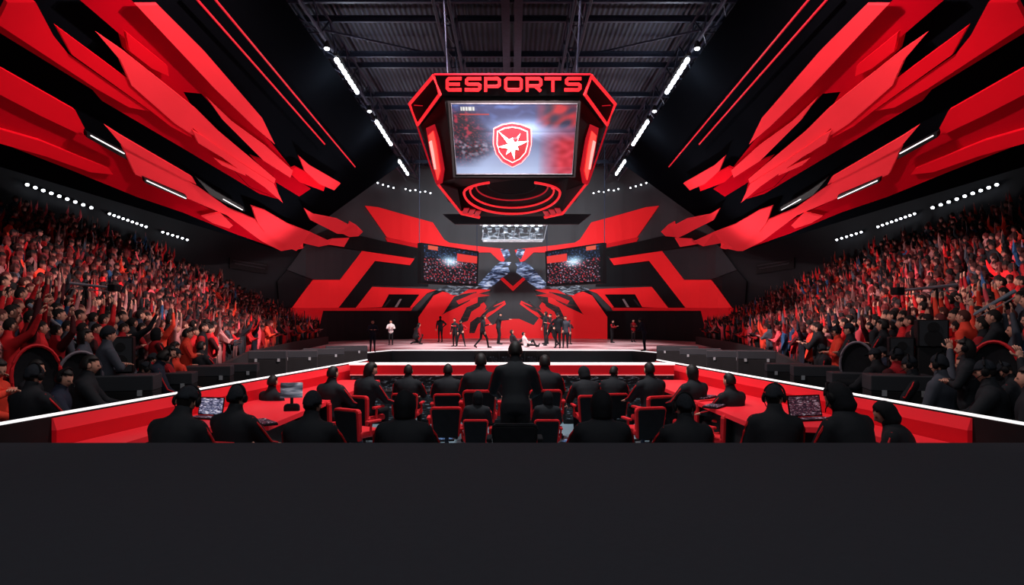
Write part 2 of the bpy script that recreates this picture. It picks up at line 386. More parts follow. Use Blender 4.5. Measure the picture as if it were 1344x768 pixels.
# centre emblem
def K4(l, mirror=False):
    return [(545+((1094-x) if mirror else x)*.2344, 285+y*.2344) for x, y in l]
L = [(15,700),(15,560),(100,440),(150,418),(215,430),(290,405),(380,405),(420,408),(375,465),(398,500),(385,525),(500,468),(508,488),(400,565),(430,606),(512,570)]
R = [(1094-x, y) for x, y in L[::-1]]
o = proj_poly('emblem_field', K4(L+R), wall_hit, .05, REDW, step=8, off=.08)
tag(o, 'red lower field of the winged emblem on the back wall', 'panel', 'winged emblem pieces')
o = proj_poly('emblem_chevron', K4([(472,345),(490,338),(547,388),(604,338),(622,345),(547,415)]), wall_hit, .05, REDW, step=8, off=.14)
tag(o, 'small red chevron at the heart of the winged emblem', 'panel', 'winged emblem pieces')
EM = [
 ([(478,250),(538,254),(520,280),(530,310),(480,345),(455,370),(400,405),(372,402),(345,385),(400,325),(440,280)], BLUE, .18, 'blue and white feathered wing of the emblem'),
 ([(475,180),(520,180),(532,215),(502,240),(490,215)], BLUE, .18, 'small blue feather at the top of the emblem'),
 ([(105,408),(180,382),(350,378),(380,400),(300,402),(240,438),(205,438),(160,415)], CHROME, .2, 'chrome streaked wing tip below the hanging screen'),
 ([(150,545),(215,445),(262,432),(345,418),(300,470),(235,505),(135,550)], DARKST, .16, 'outer dark feather streak of the emblem'),
 ([(250,575),(285,505),(372,468),(360,500),(312,530),(292,580),(255,595)], DARKST, .16, 'inner dark feather streak of the emblem'),
 ([(300,650),(305,590),(345,560),(400,560),(350,600),(330,650)], DARKST, .16, 'lowest dark feather streak of the emblem'),
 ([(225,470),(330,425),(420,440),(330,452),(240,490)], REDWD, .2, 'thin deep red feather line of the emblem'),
 ([(455,470),(372,545),(330,600),(345,602),(395,548),(462,474)], DARKST, .2, 'long thin dark quill line of the emblem'),
 ([(350,430),(430,408),(392,470),(345,500)], DARKST, .17, 'dark feather patch under the blue wing of the emblem'),
 ([(395,540),(420,510),(498,480),(440,520)], DARKST, .16, 'short dark feather streak inside the emblem')]
for mi, nm in ((False, 'left'), (True, 'right')):
    for pts, m, off, lab in EM:
        o = proj_poly('emblem_feather', K4(pts, mi), wall_hit, .04, m, step=8, off=off)
        tag(o, lab+', '+nm+' half', 'panel', 'winged emblem pieces')

# faint sign boards on the dark side walls
for s, nm in SIDES:
    X = 345 if s == 1 else 999
    t = thing('wall_sign', 'faint dark sign board on the black wall above the '+nm+' crowd', 'sign', wall_hit(X-20*s, 345))
    pl = [(300,338),(350,346),(350,360),(300,352)]
    o = proj_poly('board', pl if s == 1 else mir(pl), wall_hit, .04, BLACK, t, step=0, off=.05); o.location = -t.location
    for (a, b, c) in ((304,341,348),(306,345,346)):
        ln = [(a, b), (c, b+7), (c, b+8.5), (a, b+1.5)]
        o = proj_poly('lettering_bar', ln if s == 1 else mir(ln), wall_hit, .02, CHAR, t, step=0, off=.1); o.location = -t.location

# ------------------------------------------------------------------ lamps on walls
def lamp_row(pts, r, nm, run, grp):
    for k, (x, y) in enumerate(pts):
        p = wall_hit(x, y, .15); bm = new()
        n = (Vector((0, 0, H))-p).normalized()
        t = thing('wall_spotlight', f'{words(k+1)} small white spotlight of the {run}, {nm} wall', 'light', p, 0, grp+' '+nm)
        r_ = r*.85; tube(bm, [n*-.15, n*.02], r_*1.1, 10); obj('housing', bm, BLACK, t)
        bm = new(); ell(bm, n*.05, (r_, r_, r_*.8), 10, 8); obj('lens', bm, SPOT, t)
def lerp_pts(a, b, n): return [(a[0]+(b[0]-a[0])*k/(n-1), a[1]+(b[1]-a[1])*k/(n-1)) for k in range(n)]
for s, nm in SIDES:
    for a, b, n, r, run in (((33,243),(117,273),9,.085,'nearest run above the crowd'), ((141,281),(189,298),9,.07,'middle run above the crowd'), ((211,305),(243,315),6,.07,'far run above the crowd')):
        P = lerp_pts(a, b, n); lamp_row(P if s == 1 else mir(P), r, nm, run, run)
    for P, run in (([(420,209.5),(426,212.5),(433,216),(440,218.5),(447,221.5),(455,225),(463,229),(472,232)],'run starting at the roof slope'), ([(488,238),(494,240.5),(501,243),(508,245),(515,247)],'middle run under the roof'), ([(531,248.5),(537,250.5),(544,250),(550,252.5),(557,252),(564,254)],'run behind the hanging cube')):
        lamp_row(P if s == 1 else mir(P), .075, nm, run, run)

# ------------------------------------------------------------------ ceiling steel
def beam_I(bm, a, b, w, h):
    a, b = Vector(a), Vector(b); d = b-a; mid = (a+b)/2
    L = d.length; rz = math.atan2(d.y, d.x)
    box(bm, mid+Vector((0, 0, h/2)), (L, w, h*.16), rz); box(bm, mid-Vector((0, 0, h/2)), (L, w, h*.16), rz); box(bm, mid, (L, w*.25, h), rz)
k = 0
for Y in (19, 21.5, 23.2, 25.4, 28, 30, 33, 36, 39.5, 43, 47):
    k += 1; w = min(9.5, 9.5)
    bm = new(); z = ZC-.35-(.3 if k % 2 else 0); beam_I(bm, (-11, Y, z), (11, Y, z), .12, .2)
    tag(obj('roof_purlin', bm, STEEL), f'{words(k)} dark cross beam of the roof counting from the camera', 'beam', 'cross beams of the roof')
def truss(x, z, h, w, y0, y1, label, nb=14):
    t = thing('roof_truss', label, 'truss', (x, y0, z))
    for dx in (-w/2, w/2):
        for dz in (0, h):
            bm = new(); tube(bm, [(dx, 0, dz), (dx, y1-y0, dz)], .06, 6); obj('chord', bm, STEEL, t)
    bm = new(); L = (y1-y0)/nb
    for i in range(nb):
        for dx in (-w/2, w/2):
            tube(bm, [(dx, i*L, 0), (dx, (i+.5)*L, h), (dx, (i+1)*L, 0)], .035, 5)
        tube(bm, [(-w/2, i*L, 0), (w/2, i*L, 0)], .03, 5); tube(bm, [(-w/2, i*L, 0), (w/2, (i+1)*L, 0)], .025, 5)
    obj('lattice', bm, STEEL, t)
for s, nm in SIDES:
    truss(-s*7.1, ZC-1.5, .9, .9, 17, 49, 'long lattice roof truss carrying the lamp strips, '+nm+' of the hanging cube')
    truss(-s*2.3, ZC-1.2, .7, .5, 14, 30, 'narrow lattice roof truss just '+nm+' of the centre beam', 8)
t = thing('centre_roof_beam', 'thick paired centre beam of the roof above the hanging cube', 'beam', (0, 14, ZC-.9))
for dx in (-.22, .22):
    bm = new(); beam_I(bm, (dx, 0, 0), (dx, 16, 0), .28, .5); obj('girder', bm, STEEL, t)
# diagonal braces from centre beam
for s, nm in SIDES:
    for i, (y0, y1) in enumerate(((16, 19), (19.5, 22))):
        bm = new(); tube(bm, [(-s*.4, y0, ZC-.7), (-s*2.2, y1, ZC-.3)], .05, 6)
        tag(obj('roof_brace', bm, STEEL), f'{words(i+1)} diagonal brace on the {nm} of the centre roof beam', 'beam')
    for i, (a, b) in enumerate((((-7.3,20,ZC-1.2),(-3.2,24,ZC-.4)), ((-7.3,24,ZC-1.2),(-3.5,28.5,ZC-.4)), ((-7.2,18,ZC-1.5),(-4.5,19,ZC-.6)))):
        bm = new(); tube(bm, [(s*a[0], a[1], a[2]), (s*b[0], b[1], b[2])], .04, 6)
        tag(obj('roof_brace', bm, STEEL), f'{words(i+1)} slanting brace off the {nm} long roof truss', 'beam')

# strip lamps under the long trusses
ZL = H+9.5
for s, nm in SIDES:
    for k, (a, b, n, lab) in enumerate((((440,76),(470,123),7,'nearest bright lamp strip'), ((493,158),(514,191),6,'middle bright lamp strip'), ((523,210),(536,230),4,'furthest short lamp strip'))):
        A, B = ((a, b) if s == 1 else mir([a, b]))
        pa, pb = on_z(*A, ZL), on_z(*B, ZL)
        t = thing('strip_light', f'{lab} hanging under the {nm} roof truss', 'light', pa, 0, 'lamp strips under the roof')
        bm = new(); d = pb-pa
        tube(bm, [Vector((0, 0, .16)), d+Vector((0, 0, .16))], .09, 6); obj('rail', bm, BLACK, t)
        for e in (Vector((0, 0, 0)), d): bm = new(); tube(bm, [e+Vector((0, 0, .16)), e+Vector((0, 0, ZC-1.5-ZL))], .02, 5); obj('hanger', bm, STEEL, t)
        for i in range(n):
            bm = new(); q = d*(i+.5)/n; q2 = d.normalized()*(d.length/n*.21)
            tube(bm, [q-q2, q+q2], .085, 8); obj('lamp', bm, LAMP, t)
        ld = bpy.data.lights.new('strip lamp glow', 'POINT'); ld.energy = 95*n/6; ld.shadow_soft_size = .3; ld.color = (.9, .95, 1)
        lo = bpy.data.objects.new('strip_lamp_glow', ld); C.objects.link(lo); lo.location = (pa+pb)/2+Vector((0, 0, -.5))
    for (x, y) in ((485,147),(429,65)):
        p = on_z(*((x, y) if s == 1 else (2*CX-x, y)), ZL)
        t = thing('roof_spotlight', ('small single lamp between the lamp strips, ' if x == 485 else 'small single lamp ahead of the nearest lamp strip, ')+nm+' truss', 'light', p)
        bm = new(); tube(bm, [(0, 0, .3), (0, 0, .05)], [.05, .14], 10); obj('shade', bm, BLACK, t)
        bm = new(); ell(bm, (0, 0, .03), (.1, .1, .06), 10, 6); obj('bulb', bm, SPOT, t)

# ------------------------------------------------------------------ hanging cube
CM = 672.5
def cm(l): return [(2*CM-x, y) for x, y in l]
jum = thing('scoreboard_cube', 'large black hanging scoreboard cube with red neon edges and centre screen', 'scoreboard', (0, 23.5, 7.5))
JL = -Vector(jum.location)
def jp(o): o.location = JL; return o
def loft(bm, rings, cap=True):
    R_ = [[bm.verts.new(p) for p in r] for r in rings]
    for i in range(len(R_)-1):
        n = len(R_[i])
        for k in range(n): bm.faces.new((R_[i][k], R_[i][(k+1) % n], R_[i+1][(k+1) % n], R_[i+1][k]))
    if cap: bm.faces.new(R_[0]); bm.faces.new(R_[-1][::-1])
    bmesh.ops.recalc_face_normals(bm, faces=bm.faces[:]); return bm
fT = at(569, 96, 20); fB = at(578, 125.5, 20.5); cT = at(537, 136, 22.7); cB = at(548, 166, 23.2)
def octo(front, cham, yb, z=None):
    a, b = Vector(front), Vector(cham)
    L_ = [a, b, Vector((b.x, yb-(b.y-a.y)*.6, b.z)), Vector((a.x, yb, a.z))]
    R_ = [Vector((-p.x, p.y, p.z)) for p in L_[::-1]]
    return L_+R_
r0 = octo(fT, cT, 28); r1 = octo(fB, cB, 27.6)
bm = new(); loft(bm, [r0, r1]); jp(obj('fascia', bm, BLACKG, jum))
bF = at(598, 234, 20.95); bC = at(575, 240, 22.6)
r2 = octo(bF, bC, 27.2); r1b = octo(at(583, 127, 20.62), at(552, 166, 23.1), 27.5)
bm = new(); loft(bm, [r1b, r2]); jp(obj('cube_body', bm, BLACKG, jum))
gF = Vector((bF.x, 21.0, bF.z)); gB = at(629, 284, 24.6); gC = at(606, 279, 24.0)
hullL = [bF, bC, gC, gB]; hullR = [Vector((-p.x, p.y, p.z)) for p in hullL[::-1]]
bm = new()
f0 = [bm.verts.new(p) for p in hullL+hullR]; bm.faces.new(f0)
up = [bm.verts.new((p.x*.9, p.y+.4 if p.y < 23 else p.y+1.2, p.z+.7)) for p in hullL+hullR]; bm.faces.new(up[::-1])
for i in range(len(f0)):
    j = (i+1) % len(f0); bm.faces.new((f0[j], f0[i], up[i], up[j]))
bmesh.ops.recalc_face_normals(bm, faces=bm.faces[:]); jp(obj('lower_hull', bm, BLACKG, jum))
# dark tray hanging behind the hull
bm = new(); slab(bm, [at(581, 281, 26), at(776, 281, 26), at(760, 294, 26.5), at(597, 294, 26.5)], .25, Vector((0, -1, 0))); jp(obj('lower_tray', bm, CHAR, jum))
# hanging cables
for x in (-2, 2):
    for y in (21.5, 26.5): bm = new(); tube(bm, [(x, y, 9.1), (x*1.1, y, ZC-.4)], .03, 5); jp(obj('cable', bm, STEEL, jum))
P_f = plane3(fT, at(776, 96, 20), fB)
P_cl = plane3(fT, cT, cB); P_cr = plane3(*[Vector((-p.x, p.y, p.z)) for p in (fT, cT, cB)])
P_bl = plane3(at(583, 127, 20.62), at(552, 166, 23.1), bC); P_br = plane3(*[Vector((-p.x, p.y, p.z)) for p in (at(583, 127, 20.62), at(552, 166, 23.1), bC)])
P_s = plane3(at(583, 127, 20.62), at(762, 127, 20.62), bF)
P_u = plane3(bF, Vector((-bF.x, bF.y, bF.z)), gB)
def neon(name, pts, fn, r, m, off=.03, closed=False):
    bm = new(); tube(bm, [fn(x, y, off) for x, y in pts], r, 6, closed); return jp(obj(name, bm, m, jum))
neon('neon_edge', [(570,97),(775,97)], P_f, .028, NEOND)
for q, fn in ((0, P_cl), (1, P_cr)):
    ed = [(570,99),(578.5,123),(549,163.5),(538.5,136)]
    neon('wing_outline', cm(ed) if q else ed, fn, .055, NEON, closed=True)
    w = [(545,137),(556,137.8),(556,138.6),(545,138)]
    jp(proj_poly('wing_mark', cm(w) if q else w, fn, .02, NEOND, jum, step=0, off=.03))
for q, fn in ((0, P_bl), (1, P_br)):
    gl = [(561,168),(572,163),(578,182),(585,222),(582,240),(575,243),(566,200)]
    hot = [(565,178),(571,172),(575,190),(580,224),(577,236),(570,205)]
    dk = [(567,186),(570,184),(573,200),(576,222),(574,222)]
    jp(proj_poly('side_glow', cm(gl) if q else gl, fn, .02, NEOND, jum, step=0, off=.03))
    jp(proj_poly('side_light', cm(hot) if q else hot, fn, .02, NEONH, jum, step=0, off=.06))
    jp(proj_poly('side_mark', cm(dk) if q else dk, fn, .02, mat('pink light', (255, 190, 180), .5, emit=1.0), jum, step=0, off=.09))
    e = [(549,166),(562,205),(574,240)]
    neon('side_edge', cm(e) if q else e, fn, .03, NEOND)
for sgn in (1, -1):
    bm = new(); tube(bm, [Vector((sgn*p.x, p.y, p.z-.03)) for p in (bC, gC, gB)], .06, 6); jp(obj('hull_edge', bm, NEON, jum))
    bm = new(); pts = [Vector((sgn*p.x, p.y, p.z-.02)) for p in (bC, bF.lerp(gC, .3), gC)]; slab(bm, pts, .05, Vector((0, 0, -1))); jp(obj('hull_facet', bm, CHAR, jum))  # paler grey puts the facet's highlight into the colour
for sgn in (1, -1):
    for k in range(3):
        bm = new()
        p = gC.lerp(gB, k/3); slabp = [p, p+Vector((.18, 0, 0)), p+Vector((.3, -.5, .1)), p+Vector((.12, -.5, .1))]
        slab(bm, [Vector((sgn*q.x, q.y, q.z-.05)) for q in slabp], .03, Vector((0, 0, -1)))
        jp(obj('hull_light', bm, NEOND, jum))
def arc_px(cx, cy, rx, ryt, ryb, a0, a1, n=40):
    out = []
    for k in range(n+1):
        a = math.radians(a0+(a1-a0)*k/n); s_ = math.sin(a)
        out.append((cx+rx*math.cos(a), cy+(ryb if s_ > 0 else ryt)*s_))
    return out
neon('underside_ring', arc_px(672, 251, 63, 15, 28, -62, 242), P_u, .04, NEON, .05)
neon('underside_ring', arc_px(672, 248, 55, 10, 23, -18, 198), P_u, .03, NEON, .05)
neon('underside_ring', arc_px(672, 243, 47, 10, 18, 0, 180), P_u, .025, NEOND, .05)
neon('underside_ring', arc_px(672, 240, 32, 10, 13, 0, 180), P_u, .02, CHAR, .05)
# screen with frame
frq = [(588,133),(762,133),(755,233),(595,233)]
jp(proj_poly('screen_frame', frq, P_s, .05, BLACK, jum, step=0, off=.01))
bm = new(); tube(bm, [P_s(x, y, .08) for x, y in [(592.5,137),(757.5,137),(750.5,229),(599.5,229)]], .02, 6, True); jp(obj('screen_rim', bm, STEELL, jum))
def nz(x, y, z=0): return noise.noise(Vector((x, y, z)))
def scr_col(u, v):
    d = math.hypot((u-.52)*1.2, v-.36)
    glow = math.exp(-((v-.34)/.13)**2)*math.exp(-((u-.6)/.3)**2)
    sky = max(0, 1-v/.42)
    r, g, b = 34+30*sky, 44+36*sky, 78+60*sky
    n1 = nz(u*14, v*14); n2 = nz(u*45, v*45, 3)
    r += 60*max(0, n1)*sky; g += 80*max(0, n1)*sky; b += 110*max(0, n1)*sky
    if v > .4:      # road
        w = (v-.4)/.6; k = .55+.45*math.cos((u-.45)*2.4)
        st = .5+.5*nz((u-.5)/(w+.12)*5, v*2, 1)
        r, g, b = 70+110*k*w+30*st, 78+115*k*w+34*st, 116+110*k*w+40*st
    r += 190*glow; g += 205*glow; b += 225*glow
    edge = .27+.08*nz(v*4, 2, 7)+.10*max(0, 1-abs(v-.6)*4)
    if v < .92:     # dark stands with a pale crowd at the left
        a = max(0, min(1, (edge-u)*6))*(min(1, v*6))*max(0, min(1, (.92-v)*5))
        m1 = nz(u*22, v*16, 5)+.5*nz(u*47, v*34, 6); m2 = nz(u*60, v*44, 9)
        q = max(0, min(1, (v-.42)*6)); k1 = max(0, min(1, m1*2.2-.25)); k2 = max(0, min(1, m1*1.8+.25))*max(0, 1-abs(v-.6)*3.2)
        c = [26+150*k1*(1-q)+150*k2*q, 26+18*k1*(1-q)+140*k2*q, 46+24*k1*(1-q)+140*k2*q]
        if m2 > .3: c = [c[0]*.4+100, c[1]*.4+26, c[2]*.4+34]
        r, g, b = r*(1-a)+c[0]*a, g*(1-a)+c[1]*a, b*(1-a)+c[2]*a
    rr = 0
    if u > .7: rr = max(0, min(1, (u-.7)*5))*max(0, min(1, (v-.3)*4))
    r, g, b = r*(1-rr)+(200+40*n1)*rr, g*(1-rr)+(44+30*n1)*rr, b*(1-rr)+(62+30*n1)*rr
    ra = max(0, min(1, (u-.66)*8))*max(0, min(1, (.38-v)*9)); kk = max(0, min(1, .5+1.6*nz(u*11+v*5, v*7, 8)))
    r, g, b = r*(1-ra)+(46+160*kk)*ra, g*(1-ra)+(44+6*kk)*ra, b*(1-ra)+(74-14*kk)*ra
    if .07 < u < .18 and .03 < v < .09: r = g = b = 235 if nz(u*90, 1, 2) > -.1 else 40
    if .06 < u < .3 and .13 < v < .15: r, g, b = 190, 60, 60
    if v > .9: r, g, b = r*.9+20, g*.9+22, b*.9+26
    return r, g, b
jp(grid_screen('screen', P_s, [(593,138),(757,138),(750,228),(600,228)], 180, 110, scr_col, jum, .075))
# crest on the screen
CR = [(649,170),(660,165),(672,163),(684,165),(696,170),(696.5,190),(693,203),(684,213),(672.5,218.5),(660,212),(652,202),(648.5,190)]
def scale_pts(p, k, cx=672.5, cy=190): return [(cx+(x-cx)*k, cy+(y-cy)*k) for x, y in p]
E_ = lambda n, c, e: mat(n, c, .5, emit=e)
jp(proj_poly('crest_halo', scale_pts(CR, 1.06), P_s, .01, E_('crest pink', (255, 120, 120), .8), jum, step=0, off=.085))
jp(proj_poly('crest_border', CR, P_s, .01, E_('crest red', (205, 20, 36), .75), jum, step=0, off=.10))
jp(proj_poly('crest_line', scale_pts(CR, .86), P_s, .01, E_('crest pale', (255, 170, 165), .9), jum, step=0, off=.115))
jp(proj_poly('crest_field', scale_pts(CR, .80), P_s, .01, E_('crest deep red', (190, 14, 28), .7), jum, step=0, off=.13))
jp(proj_poly('crest_shade', [(676,186),(688,184),(690,196),(683,206),(674,211)], P_s, .01, E_('crest maroon', (90, 6, 14), .6), jum, step=0, off=.145))
STAR = [(654,173),(668,184),(673,181.5),(676,184),(683,176),(679,187),(694,186),(679,193),(681,198),(676,197),(675,210),(671,199),(664,204),(667,196),(653,194),(667,190)]
jp(proj_poly('crest_figure', STAR, P_s, .01, E_('crest white', (255, 244, 240), 1.0), jum, step=0, off=.16))
bm = new(); ell(bm, P_s(676.5, 184, .18), (.07, .03, .07), 10, 8); jp(obj('crest_figure_head', bm, E_('crest red head', (190, 20, 36), .8), jum))
# ESPORTS lettering
def kj(x, y): return (520+x*.2865, 80+y*.2865)
def stroke(bm, pts, w, fn, off, closed=False):
    pts = [Vector((x, y, 0)) for x, y in pts]; N = len(pts); Ls, Rs = [], []
    for i in range(N):
        a = pts[i-1] if (i or closed) else None; b = pts[(i+1) % N] if (i < N-1 or closed) else None
        t1 = (pts[i]-a).normalized() if a is not None else None; t2 = (b-pts[i]).normalized() if b is not None else None
        t = ((t1 or t2)+(t2 or t1)).normalized(); n = Vector((-t.y, t.x, 0))
        k = 1/max(.5, n.dot(Vector((-(t1 or t2).y, (t1 or t2).x, 0))))
        Ls.append(pts[i]+n*w/2*k); Rs.append(pts[i]-n*w/2*k)
    for i in range(N if closed else N-1):
        j = (i+1) % N; q = [Ls[i], Ls[j], Rs[j], Rs[i]]
        P = [fn(*kj(p.x, p.y), off) for p in q]
        nn = (P[1]-P[0]).cross(P[2]-P[0]).normalized()
        if nn.y > 0: nn = -nn
        slab(bm, P, .03, nn)
T_, M_, B_ = 78, 104, 130
LET = [
 ([[(300,T_),(242,T_),(234,T_+8),(234,B_-8),(242,B_),(300,B_)], [(234,M_),(292,M_)]], 0),
 ([[(390,T_),(330,T_),(322,T_+8),(322,M_-6),(330,M_),(376,M_),(384,M_+6),(384,B_-8),(376,B_),(314,B_)]], 0),
 ([[(410,138),(410,T_),(465,T_),(473,T_+8),(473,M_+4),(465,M_+10),(412,M_+10)]], 0),
 ([[(510,T_),(565,T_),(573,T_+8),(573,B_-8),(565,B_),(510,B_),(502,B_-8),(502,T_+8)]], 1),
 ([[(600,138),(600,T_),(655,T_),(663,T_+8),(663,M_),(655,M_+8),(602,M_+8)], [(636,M_+8),(662,136)]], 0),
 ([[(680,T_),(756,T_)], [(718,T_),(718,138)]], 0),
 ([[(848,T_),(788,T_),(780,T_+8),(780,M_-6),(788,M_),(834,M_),(842,M_+6),(842,B_-8),(834,B_),(770,B_)]], 0)]
for strokes, cl in LET:
    bm = new()
    for st in strokes: stroke(bm, st, 13.5, P_f, .05, bool(cl))
    bmesh.ops.recalc_face_normals(bm, faces=bm.faces[:]); jp(obj('letter', bm, NEON, jum))

# ------------------------------------------------------------------ hanging side screens
def crowd_col(flip):
    def f(u, v):
        if flip: u = 1-u
        n = nz(u*38, v*26, 11 if flip else 4); g = math.exp(-((u-.5)/.16)**2-((v-.38)/.14)**2)
        r, gg, b = 18, 17, 24
        k = max(0, min(1, (n-.1)*3.5)); m = nz(u*21, v*16, 2)
        if v < .34: r, gg, b = 16+34*k, 22+50*k, 34+80*k
        else:
            r, gg, b = (18+170*k, 17+38*k, 24+46*k) if m > -.12 else (18+150*k, 17+130*k, 24+150*k)
        r += 190*g; gg += 225*g; b += 245*g
        if u > .62 and .12 < v < .34: r, gg, b = 235, 60, 56
        if .08 < u < .26 and v < .12: r, gg, b = 225, 90, 70
        return r, gg, b
    return f
for s, nm in SIDES:
    q = [(556,321),(626,332),(624.5,373),(556,369)]; q = q if s == 1 else mir(q)
    a, b_, c_, d_ = at(*q[0], 38), at(*q[1], 41.5), at(*q[2], 41.5), at(*q[3], 38)
    fn = plane3(a, b_, d_)
    t = thing('hanging_screen', f'dark framed video screen showing a crowd, hanging {nm} of the emblem', 'screen', (a+c_)/2)
    n_ = (fn(*q[0], 1)-fn(*q[0], 0))
    ex = [(553,318.5),(628.5,330),(627,376),(553,372)]; ex = ex if s == 1 else mir(ex)
    bm = new(); slab(bm, [fn(x, y, 0) for x, y in ex], .3, n_); bmesh.ops.recalc_face_normals(bm, faces=bm.faces[:]); o = obj('frame', bm, BLACKG, t); o.location = -t.location
    o = grid_screen('screen', fn, q if s == 1 else [q[1], q[0], q[3], q[2]], 110, 66, crowd_col(s == -1), t, .03); o.location = -t.location
    for k in (0, 1): bm = new(); p = fn(*ex[k], -.15); tube(bm, [p, Vector((p.x, p.y, ZC-.2))], .025, 5); o = obj('hanger', bm, STEEL, t); o.location = -t.location
# lighting rig with pale scaffold below the cube
t = thing('lighting_rig', 'pale scaffold lighting rig hanging below the scoreboard cube', 'rig', at(673, 304, 40))
W, Hh = 88/F*40, 22/F*40
for dz in (-Hh/2, Hh/2):
    for dy in (0, .8):
        bm = new(); tube(bm, [(-W/2+(.2 if dz < 0 else 0), dy, dz), (W/2-(.2 if dz < 0 else 0), dy, dz)], .035, 6); obj('rail', bm, SILVER, t)
bm = new()
for i in range(9):
    x = -W/2+.15+(W-.3)*i/8
    tube(bm, [(x, 0, -Hh/2), (x+.22*(-1)**i, 0, Hh/2)], .025, 5); tube(bm, [(x, 0, Hh/2), (x, .8, Hh/2)], .02, 5)
obj('strut', bm, STEELL, t)
bm = new(); box(bm, (0, .82, 0), (W-.3, .03, Hh)); obj('equipment_panel', bm, CHROME, t)
for i in range(8):
    x = -W/2+.35+(W-.7)*i/7; bm = new(); tube(bm, [(x, .1, .25), (x+.05, -.15, 0)], [.07, .13], 8); obj('lamp_head', bm, CHAR, t)
    bm = new(); ell(bm, (x, -.05, .34), (.13, .05, .06), 8, 6); obj('lens', bm, mat('soft white lens', (225, 240, 245), .4, emit=.55), t)
for x in (-1.6, 1.6): bm = new(); tube(bm, [(x, .4, Hh/2), (x, .4, ZC-(H+(HY-304)/F*40))], .025, 5); obj('hanger', bm, STEEL, t)

# ------------------------------------------------------------------ stage
ZS = .57
half = [(-5.6, 32), (-6.7, 28.4), (-9.6, 28.8), (-11.7, 36), (-12.2, 41)]
back = [(EA*.985*math.cos(PI-PI*k/24), EY+EB*.985*math.sin(PI*k/24)) for k in range(1, 24)]
outline = half+back+[(-x, y) for x, y in half[::-1]]
bm = new(); slab(bm, [Vector((x, y, ZS)) for x, y in outline], ZS-.02, Vector((0, 0, 1))); bmesh.ops.recalc_face_normals(bm, faces=bm.faces[:])
st = struct('floor_stage', bm, STAGE)
bm = new(); fr = [(-11.7,36),(-9.6,28.8),(-6.7,28.4),(-5.6,32),(5.6,32),(6.7,28.4),(9.6,28.8),(11.7,36)]
tube(bm, [(x, y-.02, ZS-.01) for x, y in fr], .022, 6); struct('trim_1', bm, WHITEL)
bm = new()
fo = [(x, y-.06) for x, y in fr]
lo = [bm.verts.new((x, y, 0)) for x, y in fo]; hi = [bm.verts.new((x, y, ZS-.05)) for x, y in fo]
for i in range(len(fo)-1): bm.faces.new((lo[i], lo[i+1], hi[i+1], hi[i]))
struct('trim_2', bm, CHAR)
# monitors along the stage front
for k in range(6):
    x = -1.45+k*.58
    t = thing('stage_monitor', f'{words(k+1)} low black stage monitor from the left below the stage edge', 'speaker', (x, 31.3, 0), 0, 'monitors below the stage edge')
    bm = new(); slab(bm, [Vector(p) for p in ((-.26,-.2,0),(-.26,.2,0),(-.26,.2,.5),(-.26,-.02,.55),(-.26,-.2,.3))], .52, Vector((-1, 0, 0))); bmesh.ops.recalc_face_normals(bm, faces=bm.faces[:]); obj('cabinet', bm, BLACK, t)
    bm = new(); face(bm, [(-.22,-.205,.05),(.22,-.205,.05),(.22,-.205,.3),(-.22,-.205,.3)]); obj('grille', bm, SPECK, t)

# ------------------------------------------------------------------ pit: barriers, counters
ZB = 1.1
def barX(Y): return -4.4+(Y-5.9)*(1.2/9.76)
YA, YZ = 4.0, 15.4
for s, nm in SIDES:
    def w(x, y, z): return Vector((s*x, y, z))
    t = thing('pit_barrier', f'red barrier wall with white lit top rail along the {nm} of the player pit', 'barrier', (s*barX(10), 10, 0)); L_ = -t.location
    def strip(name, prof, y0, y1, m):
        bm = new(); n = len(prof); A = [bm.verts.new(w(barX(y0)+dx, y0, z)) for dx, z in prof]; B = [bm.verts.new(w(barX(y1)+dx, y1, z)) for dx, z in prof]
        for i in range(n): bm.faces.new((A[i], A[(i+1) % n], B[(i+1) % n], B[i]))
        bm.faces.new(A[::-1]); bm.faces.new(B); bmesh.ops.recalc_face_normals(bm, faces=bm.faces[:]); o = obj(name, bm, m, t); o.location = L_
    strip('core', [(-.12,0),(0,0),(0,1.06),(-.12,1.06)], YA, YZ, BLACK)
    strip('light_rail', [(-.035,1.062),(-.012,1.062),(-.012,1.085),(-.035,1.085)], YA, YZ, WHITEL)
    strip('upper_band', [(.002,.93),(.05,.93),(.015,1.045),(.002,1.045)], 6.45, YZ, REDC)
    strip('lower_band', [(.002,.02),(.03,.02),(.05,.93),(.002,.93)], 6.45, YZ, REDB)  # darker red puts the shadow band under the rail into the colour
    # counter along the barrier
    t2 = thing('side_counter', f'long bright red counter running along the {nm} barrier', 'counter', (s*-3.2, 10, 0)); L_ = -t2.location
    top = [(barX(6.3)+.06, 6.3), (-3.75, 6.3), (-3.72, 7.5), (-2.75, 7.75), (-2.62, 13.6), (barX(13.6)+.06, 13.6)]
    bm = new(); slab(bm, [w(x, y, .78) for x, y in top], .06, Vector((0, 0, 1))); bmesh.ops.recalc_face_normals(bm, faces=bm.faces[:]); o = obj('worktop', bm, REDC, t2); o.location = L_
    bm = new(); bt = [(barX(6.3)+.2, 6.4), (-3.85, 6.4), (-3.8, 7.6), (-2.85, 7.85), (-2.72, 13.5), (barX(13.5)+.2, 13.5)]
    slab(bm, [w(x, y, .72) for x, y in bt], .7, Vector((0, 0, 1))); bmesh.ops.recalc_face_normals(bm, faces=bm.faces[:]); o = obj('carcass', bm, BLACK, t2); o.location = L_
xb = -barX(YZ)
t = thing('front_wall', 'low red front wall of the pit with wide white ledge', 'wall', (0, 13.7, 0))
bm = new(); box(bm, (0, .30, 1.075), (2*xb+.1, .40, .03)); obj('ledge', bm, mat('self-lit white ledge', (255, 240, 240), .4, emit=.75, ergb=(255, 236, 236)), t)  # light on the ledge is put in as its own emission
